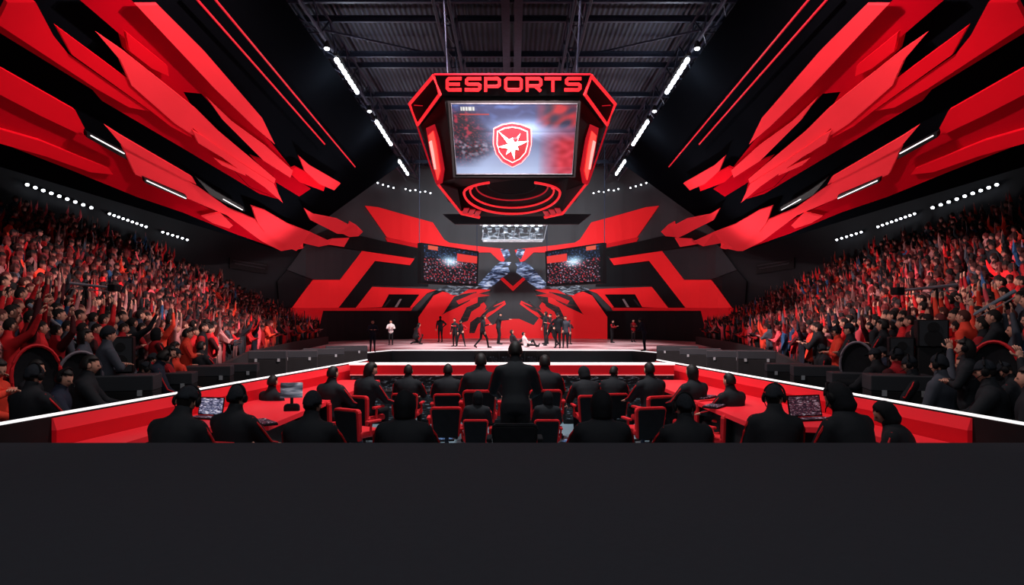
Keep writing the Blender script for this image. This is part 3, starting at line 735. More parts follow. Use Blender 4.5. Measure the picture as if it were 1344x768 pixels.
bm = new(); box(bm, (0, .14, .965), (2*xb+.05, .1, .18)); obj('red_band', bm, REDB, t)
bm = new(); box(bm, (0, .10, .862), (2*xb+.05, .06, .012)); obj('light_seam', bm, mat('pale pink seam', (255, 150, 150), .5, emit=.5), t)
bm = new(); box(bm, (0, .16, .43), (2*xb+.05, .08, .85)); obj('lower_panel', bm, SPECK, t)
bm = new(); box(bm, (0, .8, .5), (2*xb-.1, 1.1, 1.05)); obj('core', bm, BLACK, t)

# ------------------------------------------------------------------ grandstands
Lp = [(-5.15, 4.6), (-5.3, 8), (-6.3, 13), (-8.6, 21), (-10.3, 31), (-11.3, 40)]
def wallpt(px, py, inset=.5): return wall_hit(px, py, inset)
Up = [Vector((-21.6, 19.5, 4.6))]+[wallpt(x, y)-Vector((0, 0, 1.35)) for x, y in ((0,268),(100,296),(200,332),(300,382),(352,408),(384,428))]
def cr(P, t):
    t = max(0, min(.99999, t))*(len(P)-1); i = int(t); f = t-i; return P[i].lerp(P[i+1], f)
LL = [Vector((x, y, .12)) for x, y in Lp]
NR = 32
def seat_pt(t, r):     # r row 0..NR
    f = r/NR; a, b = cr(LL, t), cr(Up, t)
    p = a.lerp(b, f); p.z = a.z+(b.z-a.z)*max(f, 0)**1.55; return p
for s, nm in SIDES:
    bm = new(); T = [k/40 for k in range(41)]; prev = None
    for r in range(NR+1):
        z = None
        row0 = [bm.verts.new((s*p.x, p.y, p.z)) for p in (seat_pt(t, r-.5) for t in T)]
        if prev:
            # tread from previous row height then riser
            tr = [bm.verts.new((v.co.x, v.co.y, pv.co.z)) for v, pv in zip(row0, prev)]
            for k in range(40):
                bm.faces.new((prev[k], prev[k+1], tr[k+1], tr[k])); bm.faces.new((tr[k], tr[k+1], row0[k+1], row0[k]))
        prev = row0
    bmesh.ops.recalc_face_normals(bm, faces=bm.faces[:])
    struct('trim_stand_'+nm, bm, BLACK)

for s, nm in SIDES:
    bm = new(); prev = None
    for k in range(40):
        p = cr(LL, .46+.54*k/39); q = cr(LL, .47+.54*k/39)-p; n = Vector((q.y, -q.x, 0)).normalized() if q.length else Vector((1, 0, 0))
        c = p+Vector((1, -.1, 0)).normalized()*.55
        ring = [bm.verts.new((s*(c.x+a), c.y, b)) for a, b in ((-.06, 0), (.06, 0), (.06, 1.0), (-.06, 1.0))]
        if prev:
            for i in range(4): bm.faces.new((prev[i], prev[(i+1) % 4], ring[(i+1) % 4], ring[i]))
        else: bm.faces.new(ring)
        prev = ring
    bm.faces.new(prev[::-1]); bmesh.ops.recalc_face_normals(bm, faces=bm.faces[:])
    tag(obj('crowd_barrier', bm, BLACK), f'low black barrier in front of the far {nm} crowd', 'barrier')

# ------------------------------------------------------------------ people
def frustum(bm, p, q, r1, r2, n=10):
    tube(bm, [p, q], [r1, r2], n)
    ell(bm, p, (r1, r1, r1), n, 6); ell(bm, q, (r2, r2, r2), n, 6)
def upper(lean=0, twist=0, side=0):
    return Matrix.Rotation(twist, 4, 'Z') @ Matrix.Rotation(side, 4, 'Y') @ Matrix.Rotation(-lean, 4, 'X')
ARMS = {  # elbow, wrist, hand tip relative to the pelvis in the upper body frame (right side, x>0 outward)
 'down':  ((.26,-.03,.20), (.27,.06,-.05), (.27,.09,-.16)),
 'cheer': ((.36,.06,.66), (.30,.10,.93), (.28,.10,1.04)),
 'wave':  ((.40,.08,.58), (.52,.12,.84), (.55,.14,.95)),
 'clap':  ((.28,.13,.24), (.07,.36,.34), (.03,.44,.38)),
 'desk':  ((.27,.20,.22), (.20,.44,.20), (.17,.54,.20)),
 'fold':  ((.27,.10,.22), (-.02,.25,.26), (-.12,.24,.28)),
 'hip':   ((.38,-.08,.24), (.20,.04,.06), (.17,.10,.04)),
 'point': ((.34,.22,.42), (.40,.46,.46), (.42,.56,.48)),
 'lap':   ((.25,.06,.20), (.15,.26,.06), (.10,.34,.05)),
}
def skeleton(pose, arms=('down', 'down'), lean=0, twist=0, side=0, head=(0, 0)):
    S = {}
    if pose == 'stand':
        pel = Vector((0, 0, .95)); legs = [((.09,0,.93),(.10,.02,.50),(.11,-.02,.08),(.13,.15,.035))]*2
    elif pose == 'walk':
        pel = Vector((0, 0, .93)); legs = [((.09,0,.91),(.10,.22,.52),(.10,.30,.08),(.10,.46,.05)), ((.09,0,.91),(.10,-.05,.50),(.10,-.38,.14),(.10,-.28,.04))]
    elif pose == 'wide':
        pel = Vector((0, 0, .90)); legs = [((.10,0,.88),(.20,.06,.48),(.27,.0,.08),(.31,.15,.035))]*2
    elif pose == 'sit':
        pel = Vector((0, 0, .54)); legs = [((.10,.02,.53),(.15,.44,.52),(.15,.42,.08),(.16,.58,.035))]*2
    elif pose == 'crouch':
        pel = Vector((0, 0, .42)); legs = [((.10,0,.42),(.17,.36,.50),(.15,.18,.08),(.17,.34,.035)), ((.10,0,.42),(.15,.30,.12),(.14,-.10,.10),(.14,-.2,.04))]
    elif pose == 'floor':
        pel = Vector((0, 0, .14)); legs = [((.10,.03,.14),(.18,.40,.42),(.16,.62,.08),(.18,.76,.05)), ((.10,.03,.14),(.16,.5,.14),(.18,.92,.08),(.19,.98,.20))]
    M = Matrix.Translation(pel) @ upper(lean, twist, side)
    S['pel'] = pel; S['M'] = M; S['legs'] = []; S['arms'] = []
    for k, sx in enumerate((1, -1)):
        S['legs'].append([Vector((sx*a, b, c)) for a, b, c in legs[k]])
        S['arms'].append([M @ Vector((sx*.18, 0, .425))]+[M @ Vector((sx*a, b, c)) for a, b, c in ARMS[arms[k]]])
    S['headM'] = M @ Matrix.Translation((0, .02, .672)) @ Matrix.Rotation(head[1], 4, 'Z') @ Matrix.Rotation(-head[0], 4, 'X')
    return S
TORSO = [(-.10,.14,.105,0),(0,.168,.125,0),(.12,.152,.115,.0),(.25,.160,.120,0),(.36,.186,.125,0),(.43,.168,.115,0),(.485,.130,.095,0),(.53,.090,.076,.003),(.57,.068,.066,.006),(.63,.060,.062,.012)]
def head_bm(bm, M, seg=18, rings=14):
    r = bmesh.ops.create_uvsphere(bm, u_segments=seg, v_segments=rings, radius=1)['verts']
    loc = {}
    for v in r:
        x, y, z = v.co
        X = .078*x; Y = .096*y; Z = .118*z
        if z < 0: X *= 1-.28*(-z)**1.6; Y *= 1-.10*(-z)**2
        if z < -.2 and y < 0: Y *= 1-.35*min(1, (-z-.2)/.6)
        if y > 0:
            Y += .026*math.exp(-(x/.16)**2-((z+.12)/.16)**2)           # nose
            Y -= .010*math.exp(-((abs(x)-.36)/.15)**2-((z-.06)/.12)**2)  # eye sockets
            Y += .008*math.exp(-(x/.3)**2-((z+.42)/.10)**2)              # lips
            Y += .010*math.exp(-(x/.4)**2-((z+.85)/.2)**2)               # chin
        loc[v] = (x, y, z); v.co = M @ Vector((X, Y, Z))
    ears = []
    for sx in (1, -1):
        ears += list(ell(bm, (0, 0, 0), (.012, .022, .034), 8, 6, M @ Matrix.Translation((sx*.078, -.005, -.005))))
    return loc, ears
def hand_bm(bm, w_, h_, curl=.5):
    d = (h_-w_).normalized(); ax = d.orthogonal().normalized(); up_ = Vector((0, 0, 1))
    sx = d.cross(up_); sx = sx.normalized() if sx.length > .2 else Vector((1, 0, 0)); nn = sx.cross(d)
    c = w_+d*.05; vs = []
    Mx = Matrix((( sx.x, d.x, nn.x, c.x), (sx.y, d.y, nn.y, c.y), (sx.z, d.z, nn.z, c.z), (0, 0, 0, 1)))
    vs += list(ell(bm, (0, 0, 0), (.042, .055, .017), 8, 6, Mx))
    for k, (off, ln) in enumerate(((-.03,.07),(-.01,.082),(.01,.078),(.03,.06))):
        p = Mx @ Vector((off, .04, 0)); q = Mx @ Vector((off*1.15, .04+ln*.55, -.008)); r_ = Mx @ Vector((off*1.2, .04+ln*.55+ln*.45*(1-curl*.6), -.008-ln*.45*curl))
        n0 = len(bm.verts); tube(bm, [p, q, r_], [.0095, .009, .0075], 5)
    p = Mx @ Vector((-.036, -.015, 0)); q = Mx @ Vector((-.07, .015, -.012)); r_ = Mx @ Vector((-.078, .045, -.02)); tube(bm, [p, q, r_], [.012, .011, .008], 5)
PAL0 = dict(top=(27,30,35), top2=None, leg=(18,19,23), skin=(205,150,130), hair=(22,18,18), shoe=(30,30,34))
BASE = {}
def body_geo(key, S, detail=2, bulk=1.0):
    """returns (verts, faces, zone list); zone: 0 top,1 legs,2 skin,3 hair,4 shoe,5 eye,6 mouth,7 sleeve"""
    bm = new()
    rings = []
    M = S['M']; n = 14
    for dz, rx, ry, dy in TORSO:
        b_ = bulk if dz < .5 else 1+(bulk-1)*.5
        rings.append([M @ Vector((rx*b_*math.cos(2*PI*k/n), dy+ry*b_*math.sin(2*PI*k/n), dz)) for k in range(n)])
    loft(bm, rings)
    for a in S['arms']:
        frustum(bm, M @ Vector(((M.inverted() @ a[0]).x*.6, 0, .42)), a[0], .088*bulk, .074*bulk)
        frustum(bm, a[0], a[1], .074*bulk, .052*bulk); frustum(bm, a[1], a[2], .050*bulk, .034*bulk)
        if detail < 2: frustum(bm, a[2], a[3], .036, .028, 6)
    for l in S['legs']:
        frustum(bm, l[0], l[1], .098, .066); frustum(bm, l[1], l[2], .062, .045); frustum(bm, l[2]+Vector((0, -.02, -.03)), l[3], .045, .042, 8)
    me = bpy.data.meshes.new('tmp'); bm.to_mesh(me); bm.free()
    o = bpy.data.objects.new('tmp', me); C.objects.link(o)
    md = o.modifiers.new('r', 'REMESH'); md.mode = 'VOXEL'; md.voxel_size = {2: .022, 1: .03, 0: .05}[detail]
    md = o.modifiers.new('s', 'SMOOTH'); md.iterations = 3 if detail else 1; md.factor = .5
    if detail == 0:
        md = o.modifiers.new('d', 'DECIMATE'); md.ratio = .10
    dg = bpy.context.evaluated_depsgraph_get(); dg.update()
    ev = bpy.data.meshes.new_from_object(o.evaluated_get(dg))
    C.objects.unlink(o); bpy.data.objects.remove(o); bpy.data.meshes.remove(me)
    segs = []
    for a in S['arms']: segs += [(a[0], a[1], 7), (a[1], a[2], 7), (a[2]+(a[3]-a[2])*.3, a[3], 2)]
    for l in S['legs']: segs += [(l[0], l[1], 1), (l[1], l[2], 1), (l[2]+Vector((0, 0, -.045)), l[3], 4)]
    segs += [(M @ Vector((0, 0, .02)), M @ Vector((0, 0, .5)), 0), (M @ Vector((0, 0, .585)), M @ Vector((0, 0, .68)), 2)]
    def zone(p):
        best = None
        for a, b, z in segs:
            d = b-a; t = max(0, min(1, (p-a).dot(d)/max(1e-9, d.length_squared))); q = (p-a-d*t).length
            if z == 0: q -= .09
            if best is None or q < best[0]: best = (q, z)
        return best[1]
    bm = new(); bm.from_mesh(ev); bpy.data.meshes.remove(ev)
    bm.verts.ensure_lookup_table(); zones = {v: zone(v.co) for v in bm.verts}
    nb = set(bm.verts)
    sg = {2: (26, 20), 1: (12, 9), 0: (7, 5)}[detail]
    loc, ears = head_bm(bm, S['headM'], *sg) if detail else (None, [])
    if detail:
        for v, (x, y, z) in loc.items():
            hairy = z > .52-.1*abs(x) or (y < .15 and z > -.25-(.35 if y < -.4 else 0))
            zn = 3 if hairy else 2
            if y > .5 and abs(abs(x)-.36) < .14 and abs(z-.06) < .09: zn = 5
            if y > .6 and abs(x) < .28 and abs(z+.42) < .07: zn = 6
            zones[v] = zn
        for v in ears: zones[v] = 2
    else:
        for v in ell(bm, (0, 0, 0), (.085, .1, .125), 7, 5, S['headM']): 
            q = S['headM'].inverted() @ v.co; zones[v] = 3 if (q.z > .03 or q.y < .03) else 2
    if detail == 2:
        for a in S['arms']: hand_bm(bm, a[2], a[3])
    for v in bm.verts:
        if v not in zones: zones[v] = 2
    bm.verts.index_update()
    V = np.array([v.co[:] for v in bm.verts], dtype=np.float32)
    Fc = [[v.index for v in f.verts] for f in bm.faces]
    Z = np.array([zones[v] for v in bm.verts]); bm.free()
    BASE[key] = (V, Fc, Z); return BASE[key]
def zone_cols(Z, pal):
    top = lin(pal['top']); sl = lin(pal.get('top2') or pal['top'])
    tab = [top, lin(pal['leg']), lin(pal['skin']), lin(pal['hair']), lin(pal['shoe']), lin((25, 20, 20)), lin((150, 60, 60)), sl]
    a = np.ones((len(Z), 4), dtype=np.float32); a[:, :3] = np.array(tab, dtype=np.float32)[Z]; return a
def person_mesh(key, pal, nm='body'):
    V, Fc, Z = BASE[key]
    me = bpy.data.meshes.new(nm); me.from_pydata(V.tolist(), [], Fc)
    a = me.color_attributes.new('Col', 'FLOAT_COLOR', 'POINT'); a.data.foreach_set('color', zone_cols(Z, pal).ravel())
    me.polygons.foreach_set('use_smooth', [True]*len(me.polygons)); me.materials.append(PEOPLE)
    return me
# --- headgear meshes in head space
def shell(kind):
    bm = new(); r = bmesh.ops.create_uvsphere(bm, u_segments=22, v_segments=16, radius=1)['verts']
    kill = []
    for v in r:
        x, y, z = v.co
        if kind == 'hood':
            if y > .62 and z < .75: kill.append(v)
            s_ = (.103, .122, .142); Y = y*s_[1]-.012; Z = z*s_[2]-.005
            if z < -.5: Z -= .03; Y -= .01; x *= 1.15
            v.co = (x*s_[0], Y, Z)
        elif kind == 'beanie':
            if z < -.05+(.3 if y > 0 else -.2)*abs(y): kill.append(v)
            v.co = (x*.09, y*.108, z*.136+.004)
        elif kind == 'hair':
            if z < -.45 or (y > .1 and z < .42): kill.append(v)
            k = 1+.05*nz(x*4, y*4, z*4)
            v.co = (x*.088*k, y*.108*k-.004, z*.130*k)
        elif kind == 'long_hair':
            if (y > .15 and z < .42): kill.append(v)
            k = 1+.06*nz(x*4, y*4, z*4); zz = z*.132*k
            if z < -.3: zz -= .12*(-z-.3)
            v.co = (x*.096*k, y*.112*k-.008, zz)
        elif kind == 'cap':
            if z < .18-.1*(y < 0): kill.append(v)
            v.co = (x*.087, y*.106, z*.132)
    bmesh.ops.delete(bm, geom=kill, context='VERTS')
    if kind == 'cap':
        a = [bm.verts.new((math.cos(t)*.07, .09+math.sin(t)*.09, .03-.02*math.sin(t))) for t in [PI*k/8 for k in range(9)]]; bm.faces.new(a)
    bmesh.ops.solidify(bm, geom=bm.faces[:], thickness=.008)
    me = bpy.data.meshes.new(kind); 
    for f in bm.faces: f.smooth = True
    bm.to_mesh(me); bm.free()
    me.materials.append({'hood': FABRIC, 'beanie': FABG, 'hair': HAIR, 'long_hair': HAIR, 'cap': FABG}[kind]); return me
SHELLS = {k: shell(k) for k in ('hood', 'beanie', 'hair', 'long_hair', 'cap')}
def headset_mesh():
    bm = new()
    tube(bm, [(.1*math.cos(t), 0, .02+.125*math.sin(t)) for t in [PI*k/14 for k in range(15)]], .011, 6)
    for sx in (1, -1): ell(bm, (sx*.095, 0, 0), (.022, .04, .045), 10, 8)
    tube(bm, [(-.1, .02, -.02), (-.09, .09, -.06), (-.04, .125, -.07)], .005, 5)
    me = bpy.data.meshes.new('headset'); bm.to_mesh(me); bm.free(); me.materials.append(BLACKG); return me
HEADSET = headset_mesh()
def piping_mesh(S, bulk):
    out_ = []; M = S['M']
    for k, sx in enumerate((1, -1)):
        bm = new(); a = S['arms'][k]
        out = (M.to_3x3() @ Vector((sx, -.3, .35))).normalized()
        sh = a[0]+out*.075*bulk+M.to_3x3() @ Vector((-sx*.04, 0, .03))
        tube(bm, [sh, a[0]*.7+a[1]*.3+out*.074*bulk, (a[0]+a[1])/2+out*.068*bulk, a[1]+out*.056*bulk, (a[1]+a[2])/2+out*.046*bulk, a[2]+out*.038*bulk], .011, 5)
        me = bpy.data.meshes.new('sleeve_piping'); bm.to_mesh(me); bm.free(); me.materials.append(REDF); out_.append(me)
    return out_
# pose library for detailed people
PL = {
 'sit_desk': skeleton('sit', ('desk', 'desk'), .12), 'sit_desk_turn': skeleton('sit', ('desk', 'lap'), .18, -.25, .05, (.15, -.5)),
 'sit_lean': skeleton('sit', ('desk', 'desk'), .38, .15, 0, (.2, .3)), 'sit_lap': skeleton('sit', ('lap', 'lap'), .02, 0, .04, (.1, .2)),
 'stand_down': skeleton('stand', ('down', 'down'), .02), 'stand_fold': skeleton('stand', ('fold', 'fold'), .03), 'stand_hip': skeleton('stand', ('hip', 'down'), .0),
 'walk': skeleton('walk', ('down', 'clap'), .12), 'wide_point': skeleton('wide', ('point', 'hip'), .1), 'crouch': skeleton('crouch', ('lap', 'desk'), .35, 0, 0, (-.2, 0)),
 'floor': skeleton('floor', ('lap', 'down'), -.25), 'stand_cheer': skeleton('stand', ('cheer', 'cheer')), 'stand_wave': skeleton('stand', ('wave', 'down'), .05),
 'stand_clap': skeleton('stand', ('clap', 'clap'), .08), 'sit_clap': skeleton('sit', ('clap', 'clap'), .15), 'sit_wave': skeleton('sit', ('wave', 'lap'), .05),
 'stand_work': skeleton('stand', ('desk', 'desk'), .3),
}
for k, S in PL.items(): body_geo((k, 2), S, 2, 1.24 if k.startswith('sit') else 1.06)
PIPE = {k: piping_mesh(S, 1.24 if k.startswith('sit') else 1.06) for k, S in PL.items()}
MESHC = {}
def pmesh(key, palname, pal):
    if (key, palname) not in MESHC: MESHC[(key, palname)] = person_mesh(key, pal)
    return MESHC[(key, palname)]
PALS = {
 'black': dict(PAL0), 'navy': dict(PAL0, top=(30,36,52), leg=(26,30,44)), 'white': dict(PAL0, top=(215,205,205), leg=(22,22,26)),
 'blackred': dict(PAL0, top=(22,22,26), top2=(150,24,32)), 'red': dict(PAL0, top=(206,34,40), leg=(30,22,26)), 'crimson': dict(PAL0, top=(150,22,32), top2=(60,16,22), leg=(24,20,24)),
 'grey': dict(PAL0, top=(64,68,78), leg=(24,26,32)), 'pale': dict(PAL0, hair=(84,40,38), top=(176,120,120), leg=(40,28,32)), 'orange': dict(PAL0, hair=(70,34,30), top=(226,66,48), leg=(26,22,26)),  # reddish hair here has the red lighting painted in
 'blue': dict(PAL0, top=(40,72,110), leg=(24,28,38)), 'pink': dict(PAL0, hair=(90,34,36), top=(214,80,92), leg=(34,22,30)),
}
def person(label, pose, pal, loc, rz, scale=1, hat=None, headset=False, pipe=False, group=None, skin=None):
    t = thing('person', label, 'person', loc, rz, group); t.scale = (scale,)*3
    o = bpy.data.objects.new('body', pmesh((pose, 2), pal, PALS[pal])); C.objects.link(o); o.parent = t
    S = PL[pose]
    def add(nm, me):
        h = bpy.data.objects.new(nm, me); C.objects.link(h); h.parent = t; h.matrix_local = S['headM']; return h
    if hat: add(hat, SHELLS[hat])
    if headset: add('headset', HEADSET)
    if pipe:
        for me in PIPE[pose]: h = bpy.data.objects.new('sleeve_piping', me); C.objects.link(h); h.parent = t
    return t
def top_z(pose):
    return BASE[(pose, 2)][0][:, 2].max() if not ('cheer' in pose or 'wave' in pose) else (PL[pose]['headM'] @ Vector((0, 0, .118))).z

# ------------------------------------------------------------------ chairs
def make_chair(label, loc, rz, scale=1, group=None, SM=None):
    SM = SM or REDF
    t = thing('gaming_chair', label, 'chair', loc, rz, group); t.scale = (scale,)*3
    n = Vector((0, -1, 0))
    bm = new(); box(bm, (0, .03, .43), (.50, .50, .10), bev=.035); obj('seat', bm, SM, t)
    bk = [(-.21,-.24,.34),(.21,-.24,.34),(.25,-.30,.78),(.22,-.305,.82),(-.22,-.305,.82),(-.25,-.30,.78)]
    bm = new(); slab(bm, [Vector(p) for p in bk], .09, n); bmesh.ops.recalc_face_normals(bm, faces=bm.faces[:]); bmesh.ops.bevel(bm, geom=bm.edges[:], offset=.012, segments=2, affect='EDGES'); obj('backrest', bm, SM, t)
    ib = [(-.185,-.252,.33),(.185,-.252,.33),(.222,-.315,.765),(.20,-.318,.785),(-.20,-.318,.785),(-.222,-.315,.765)]
    bm = new(); slab(bm, [Vector(p) for p in ib], .012, n); bmesh.ops.recalc_face_normals(bm, faces=bm.faces[:]); obj('back_cover', bm, FABRIC, t)
    for sx in (1, -1):
        bm = new(); box(bm, (sx*.28, .0, .62), (.06, .30, .04), bev=.012); tube(bm, [(sx*.28, -.05, .61), (sx*.27, -.05, .42)], .018, 6); obj('armrest', bm, SM, t)
    bm = new(); tube(bm, [(0, .02, .10), (0, .02, .40)], [.035, .03], 10); obj('pole', bm, STEEL, t)
    for k in range(5):
        a = 2*PI*k/5+.3; e = Vector((math.cos(a)*.29, .02+math.sin(a)*.29, .075))
        bm = new(); tube(bm, [(0, .02, .11), e], [.028, .018], 6); lg = obj('leg', bm, BLACKG, t)
        bm = new(); ell(bm, e-Vector((0, 0, .04)), (.025, .03, .03), 8, 6); obj('caster', bm, BLACK, lg)
    return t
# ------------------------------------------------------------------ players in the pit
def sit_at(px, topy, Y, pose, label, rz=0, hat='beanie', headset=False, pipe=True, smax=1.2, chair=None, pal='black', smin=.8):
    zt = H+(HY-topy)/F*Y; s_ = max(smin, min(smax, zt/(top_z(pose)+.015)))
    X = (px-CX)/F*Y
    hp = PL[pose]['headM'] @ Vector((0, 0, 0)); r = Matrix.Rotation(rz, 3, 'Z') @ Vector((hp.x, hp.y, 0))*s_
    p = Vector((X-r.x, Y-r.y, 0))
    o = person(label, pose, pal, p, rz, s_, hat, headset, pipe)
    if chair:
        make_chair(chair, p, rz, s_*(.5/.5)*1.0)
    return o
FY = 6.3
sit_at(245,507,FY-.1,'sit_lean','player in black beanie and red-piped jacket, leftmost in the nearest row',-.35,'beanie',True,chair='red gaming chair under the leftmost nearest player')
sit_at(311,506,6.9,'sit_desk','player in black beanie second from left in the nearest row',-.25,'beanie',True,chair='red gaming chair under the second player from left in the nearest row')
sit_at(410,513,FY+.1,'sit_desk','broad player in black jacket and knit cap, third from left in nearest row',-.1,'beanie',chair='red gaming chair under the third player from left in the nearest row')
sit_at(532,512,FY,'sit_desk','hooded player in black, fourth from left in the nearest row',-.05,'hood',chair='red gaming chair under the hooded fourth player of the nearest row')
sit_at(789,512,FY,'sit_desk','hooded player in black just right of the centre aisle, nearest row',.05,'hood',chair='red gaming chair under the hooded player right of the aisle')
sit_at(898,517,FY+.1,'sit_desk','player in dark cap turned left, nearest row right of the aisle',.12,'beanie',True,chair='red gaming chair under the capped player right of the aisle')
sit_at(1016,505,6.7,'sit_desk_turn','player in black cap with headset looking left, third from the right',.2,'beanie',True,chair='red gaming chair under the player third from the right')
sit_at(1098,503,FY,'sit_lean','hooded player in black leaning toward patterned screen, second from the right',.25,'hood',True,chair='red gaming chair under the player second from the right')
sit_at(1160,527,6.6,'sit_lean','hooded player bent forward at the right end of the nearest row',.75,'hood',chair='red gaming chair under the bent player at the right end')
# back row
BK = [(437,480,10.4,'sit_desk',-.45,'hair','player seated sideways at the left counter, back row'),
 (487,475,10.9,'sit_desk_turn',-.35,'long_hair','player with dark hair at left end of centre back row'),
 (536,478,11.8,'sit_desk',-.05,'hair','small dark player in the back row, second from its left end'),
 (588,477,11.6,'sit_desk',.05,'hair','dark player in the back row, third from its left end'),
 (631,463,11.0,'sit_desk',0,'hair','tall player with red sleeve stripe left of the centre standing man'),
 (715,465,11.3,'sit_desk',0,'hair','tall player right of the centre standing man, back row'),
 (766,481,11.5,'sit_lean',.1,'hood','hooded player bent over desk in back row right of centre'),
 (806,480,12.0,'sit_desk_turn',.1,'hair','slim player in back row right of the bent hooded player'),
 (852,475,10.9,'sit_desk',.35,'hair','player turned left at the right end of centre back row'),
 (908,478,10.4,'sit_desk',.5,'long_hair','long-haired player seated sideways at the right counter, further one'),
 (957,489,9.6,'sit_desk',.5,'hair','player with topknot seated sideways at the right counter, nearer one')]
for px, ty, Y, pose, rz, hat, lab in BK:
    sit_at(px, ty, Y, pose, lab, rz, hat, chair='red gaming chair of the '+' '.join(lab.replace(',', '').split()[:11]))
sit_at(358,492,10.2,'sit_lap','small dark figure seated against the left barrier beside tablet stand',-.5,'hair',pipe=False)
# slumped hooded players in low chairs
sit_at(627,513,9.7,'sit_lap','hooded player slumped low in chair left of the aisle',0,'hood',smin=.72,chair='low red gaming chair with slumped player left of the aisle')
sit_at(719,513,9.7,'sit_lap','hooded player slumped low in chair right of the aisle',0,'hood',smin=.72,chair='low red gaming chair with slumped player right of the aisle')
# centre standing man
zt = H-(458-HY)/F*8.3; person('broad man in black jacket standing in the centre aisle, back to camera', 'stand_work', 'black', (.04, 8.1, 0), 0, 1.0, 'hair', False, True)
make_chair('black-backed gaming chair in the centre aisle behind the standing man', (.03, 7.75, 0), 0, 1.02, None, FABRIC)
make_chair('empty low red gaming chair left of the slumped hooded player', ((584-CX)/F*9.7, 9.7+.25, 0), .05, .9)
make_chair('empty red gaming chair at the left turned toward the counter', ((470-CX)/F*9.5, 9.6, 0), -.55, .92)
make_chair('empty red gaming chair right of the aisle turned left', ((846-CX)/F*9.7, 9.8, 0), .25, .92)
make_chair('empty red gaming chair by the right counter', ((952-CX)/F*9.0, 9.1, 0), .45, .92)

# gear on the counters
def laptop(label, px, py, z, rz, w=.34, h=.22, pic=GAMEP, scale=1):
    p = on_z(px, py, z); t = thing('laptop', label, 'laptop', p, rz); t.scale = (scale,)*3
    bm = new(); box(bm, (0, 0, .01), (w, .24, .018), bev=.004); obj('base', bm, BLACKG, t)
    bm = new(); box(bm, (0, -.02, .021), (w*.86, .13, .004)); obj('keys', bm, CAMO, t)
    bm = new(); box(bm, (0, .14, .02+h/2), (w, .012, h), rx=-.22, bev=.003); ld = obj('lid', bm, BLACKG, t)
    bm = new(); box(bm, (0, .132, .02+h/2), (w*.92, .004, h*.88), rx=-.22); obj('screen', bm, pic, ld)
laptop('open laptop with pale blue game picture between the two leftmost players', 268, 549, .78, -.2)
laptop('laptop with patterned bright screen beside the hooded player on right', 1066, 551, .78, .25, .46, .26, CAMO)
def keyboard(label, px, py, z, rz, w=.45, d=.16):
    p = on_z(px, py, z); t = thing('keyboard', label, 'keyboard', p, rz)
    bm = new(); box(bm, (0, 0, .012), (w, d, .024), bev=.005); obj('case', bm, BLACKG, t)
    bm = new()
    for r in range(4):
        for c in range(13): box(bm, (-w*.44+c*w*.073, -d*.36+r*d*.24, .028), (w*.06, d*.19, .012))
    obj('keys', bm, CAMO, t)
keyboard('black keyboard on the left counter beside the second player', 347, 556, .78, -.9)
keyboard('patterned keyboard on the right counter, furthest from camera', 925, 523, .78, .9, .5, .2)
keyboard('patterned keyboard on the right counter behind the topknot player', 940, 534, .78, .95, .5, .22)
# tablet on a stand at the left counter
t = thing('tablet_stand', 'grey tablet on a black stand at the left counter edge', 'tablet', (*at(383, 520, 9.0).xy, 0), .2)
bm = new(); tube(bm, [(0, 0, 0), (0, 0, .95)], .02, 8); tube(bm, [(0, 0, 0), (0, 0, .03)], .14, 12); obj('stand', bm, BLACK, t)
bm = new(); box(bm, (0, 0, .62), (.2, .14, .5), bev=.04); obj('bag', bm, FABRIC, t)
bm = new(); box(bm, (0, -.03, 1.05), (.28, .02, .2), rx=-.2, bev=.005); obj('tablet', bm, CHROME, t)
# items on the floor
def floor_item(name, label, cat, px, py, w, d, m, rz, pages=True):
    p = on_z(px, py, 0.0); t = thing(name, label, cat, p, rz)
    bm = new(); box(bm, (0, 0, .015), (w, d, .03), bev=.006); obj('cover', bm, BLACKG, t)
    bm = new(); box(bm, (0, 0, .034), (w*.9, d*.85, .008)); obj('face', bm, m, t)
BLUEP = streak_mat('blue magazine picture', [(16, 26, 52), (40, 80, 140), (130, 170, 215), (230, 238, 250)], 16, .25)
floor_item('magazine', 'blue and white magazine lying on floor left of the aisle', 'magazine', 578, 576, .34, .6, BLUEP, .3)
floor_item('magazine', 'blue magazine lying on floor right of the aisle', 'magazine', 757, 578, .3, .9, BLUEP, -.4)
floor_item('drawing_tablet', 'dark patterned tablet on floor beside third player from left', 'tablet', 462, 575, .5, .8, CAMO, -.5)
floor_item('patterned_bag', 'dark patterned bag lying on floor by the right counter', 'bag', 972, 574, .55, 1.2, CAMO, .5)
# control desk row in front of the pit wall
for k in range(6):
    x = -2.3+k*.92
    t = thing('equipment_rack', f'{words(k+1)} dark speckled equipment rack from the left before the pit wall', 'rack', (x, 13.2, 0), 0, 'equipment racks before the pit wall')
    bm = new(); box(bm, (0, 0, .31), (.8, .45, .62), bev=.01); obj('cabinet', bm, BLACK, t)
    bm = new(); box(bm, (0, -.232, .33), (.72, .012, .5)); obj('front_panel', bm, SPECK, t)
    bm = new()
    for q in range(7): tube(bm, [(-.3+q*.1, -.1, .62), (-.3+q*.1, -.1, .66)], .012, 6)
    obj('knobs', bm, STEELL, t)

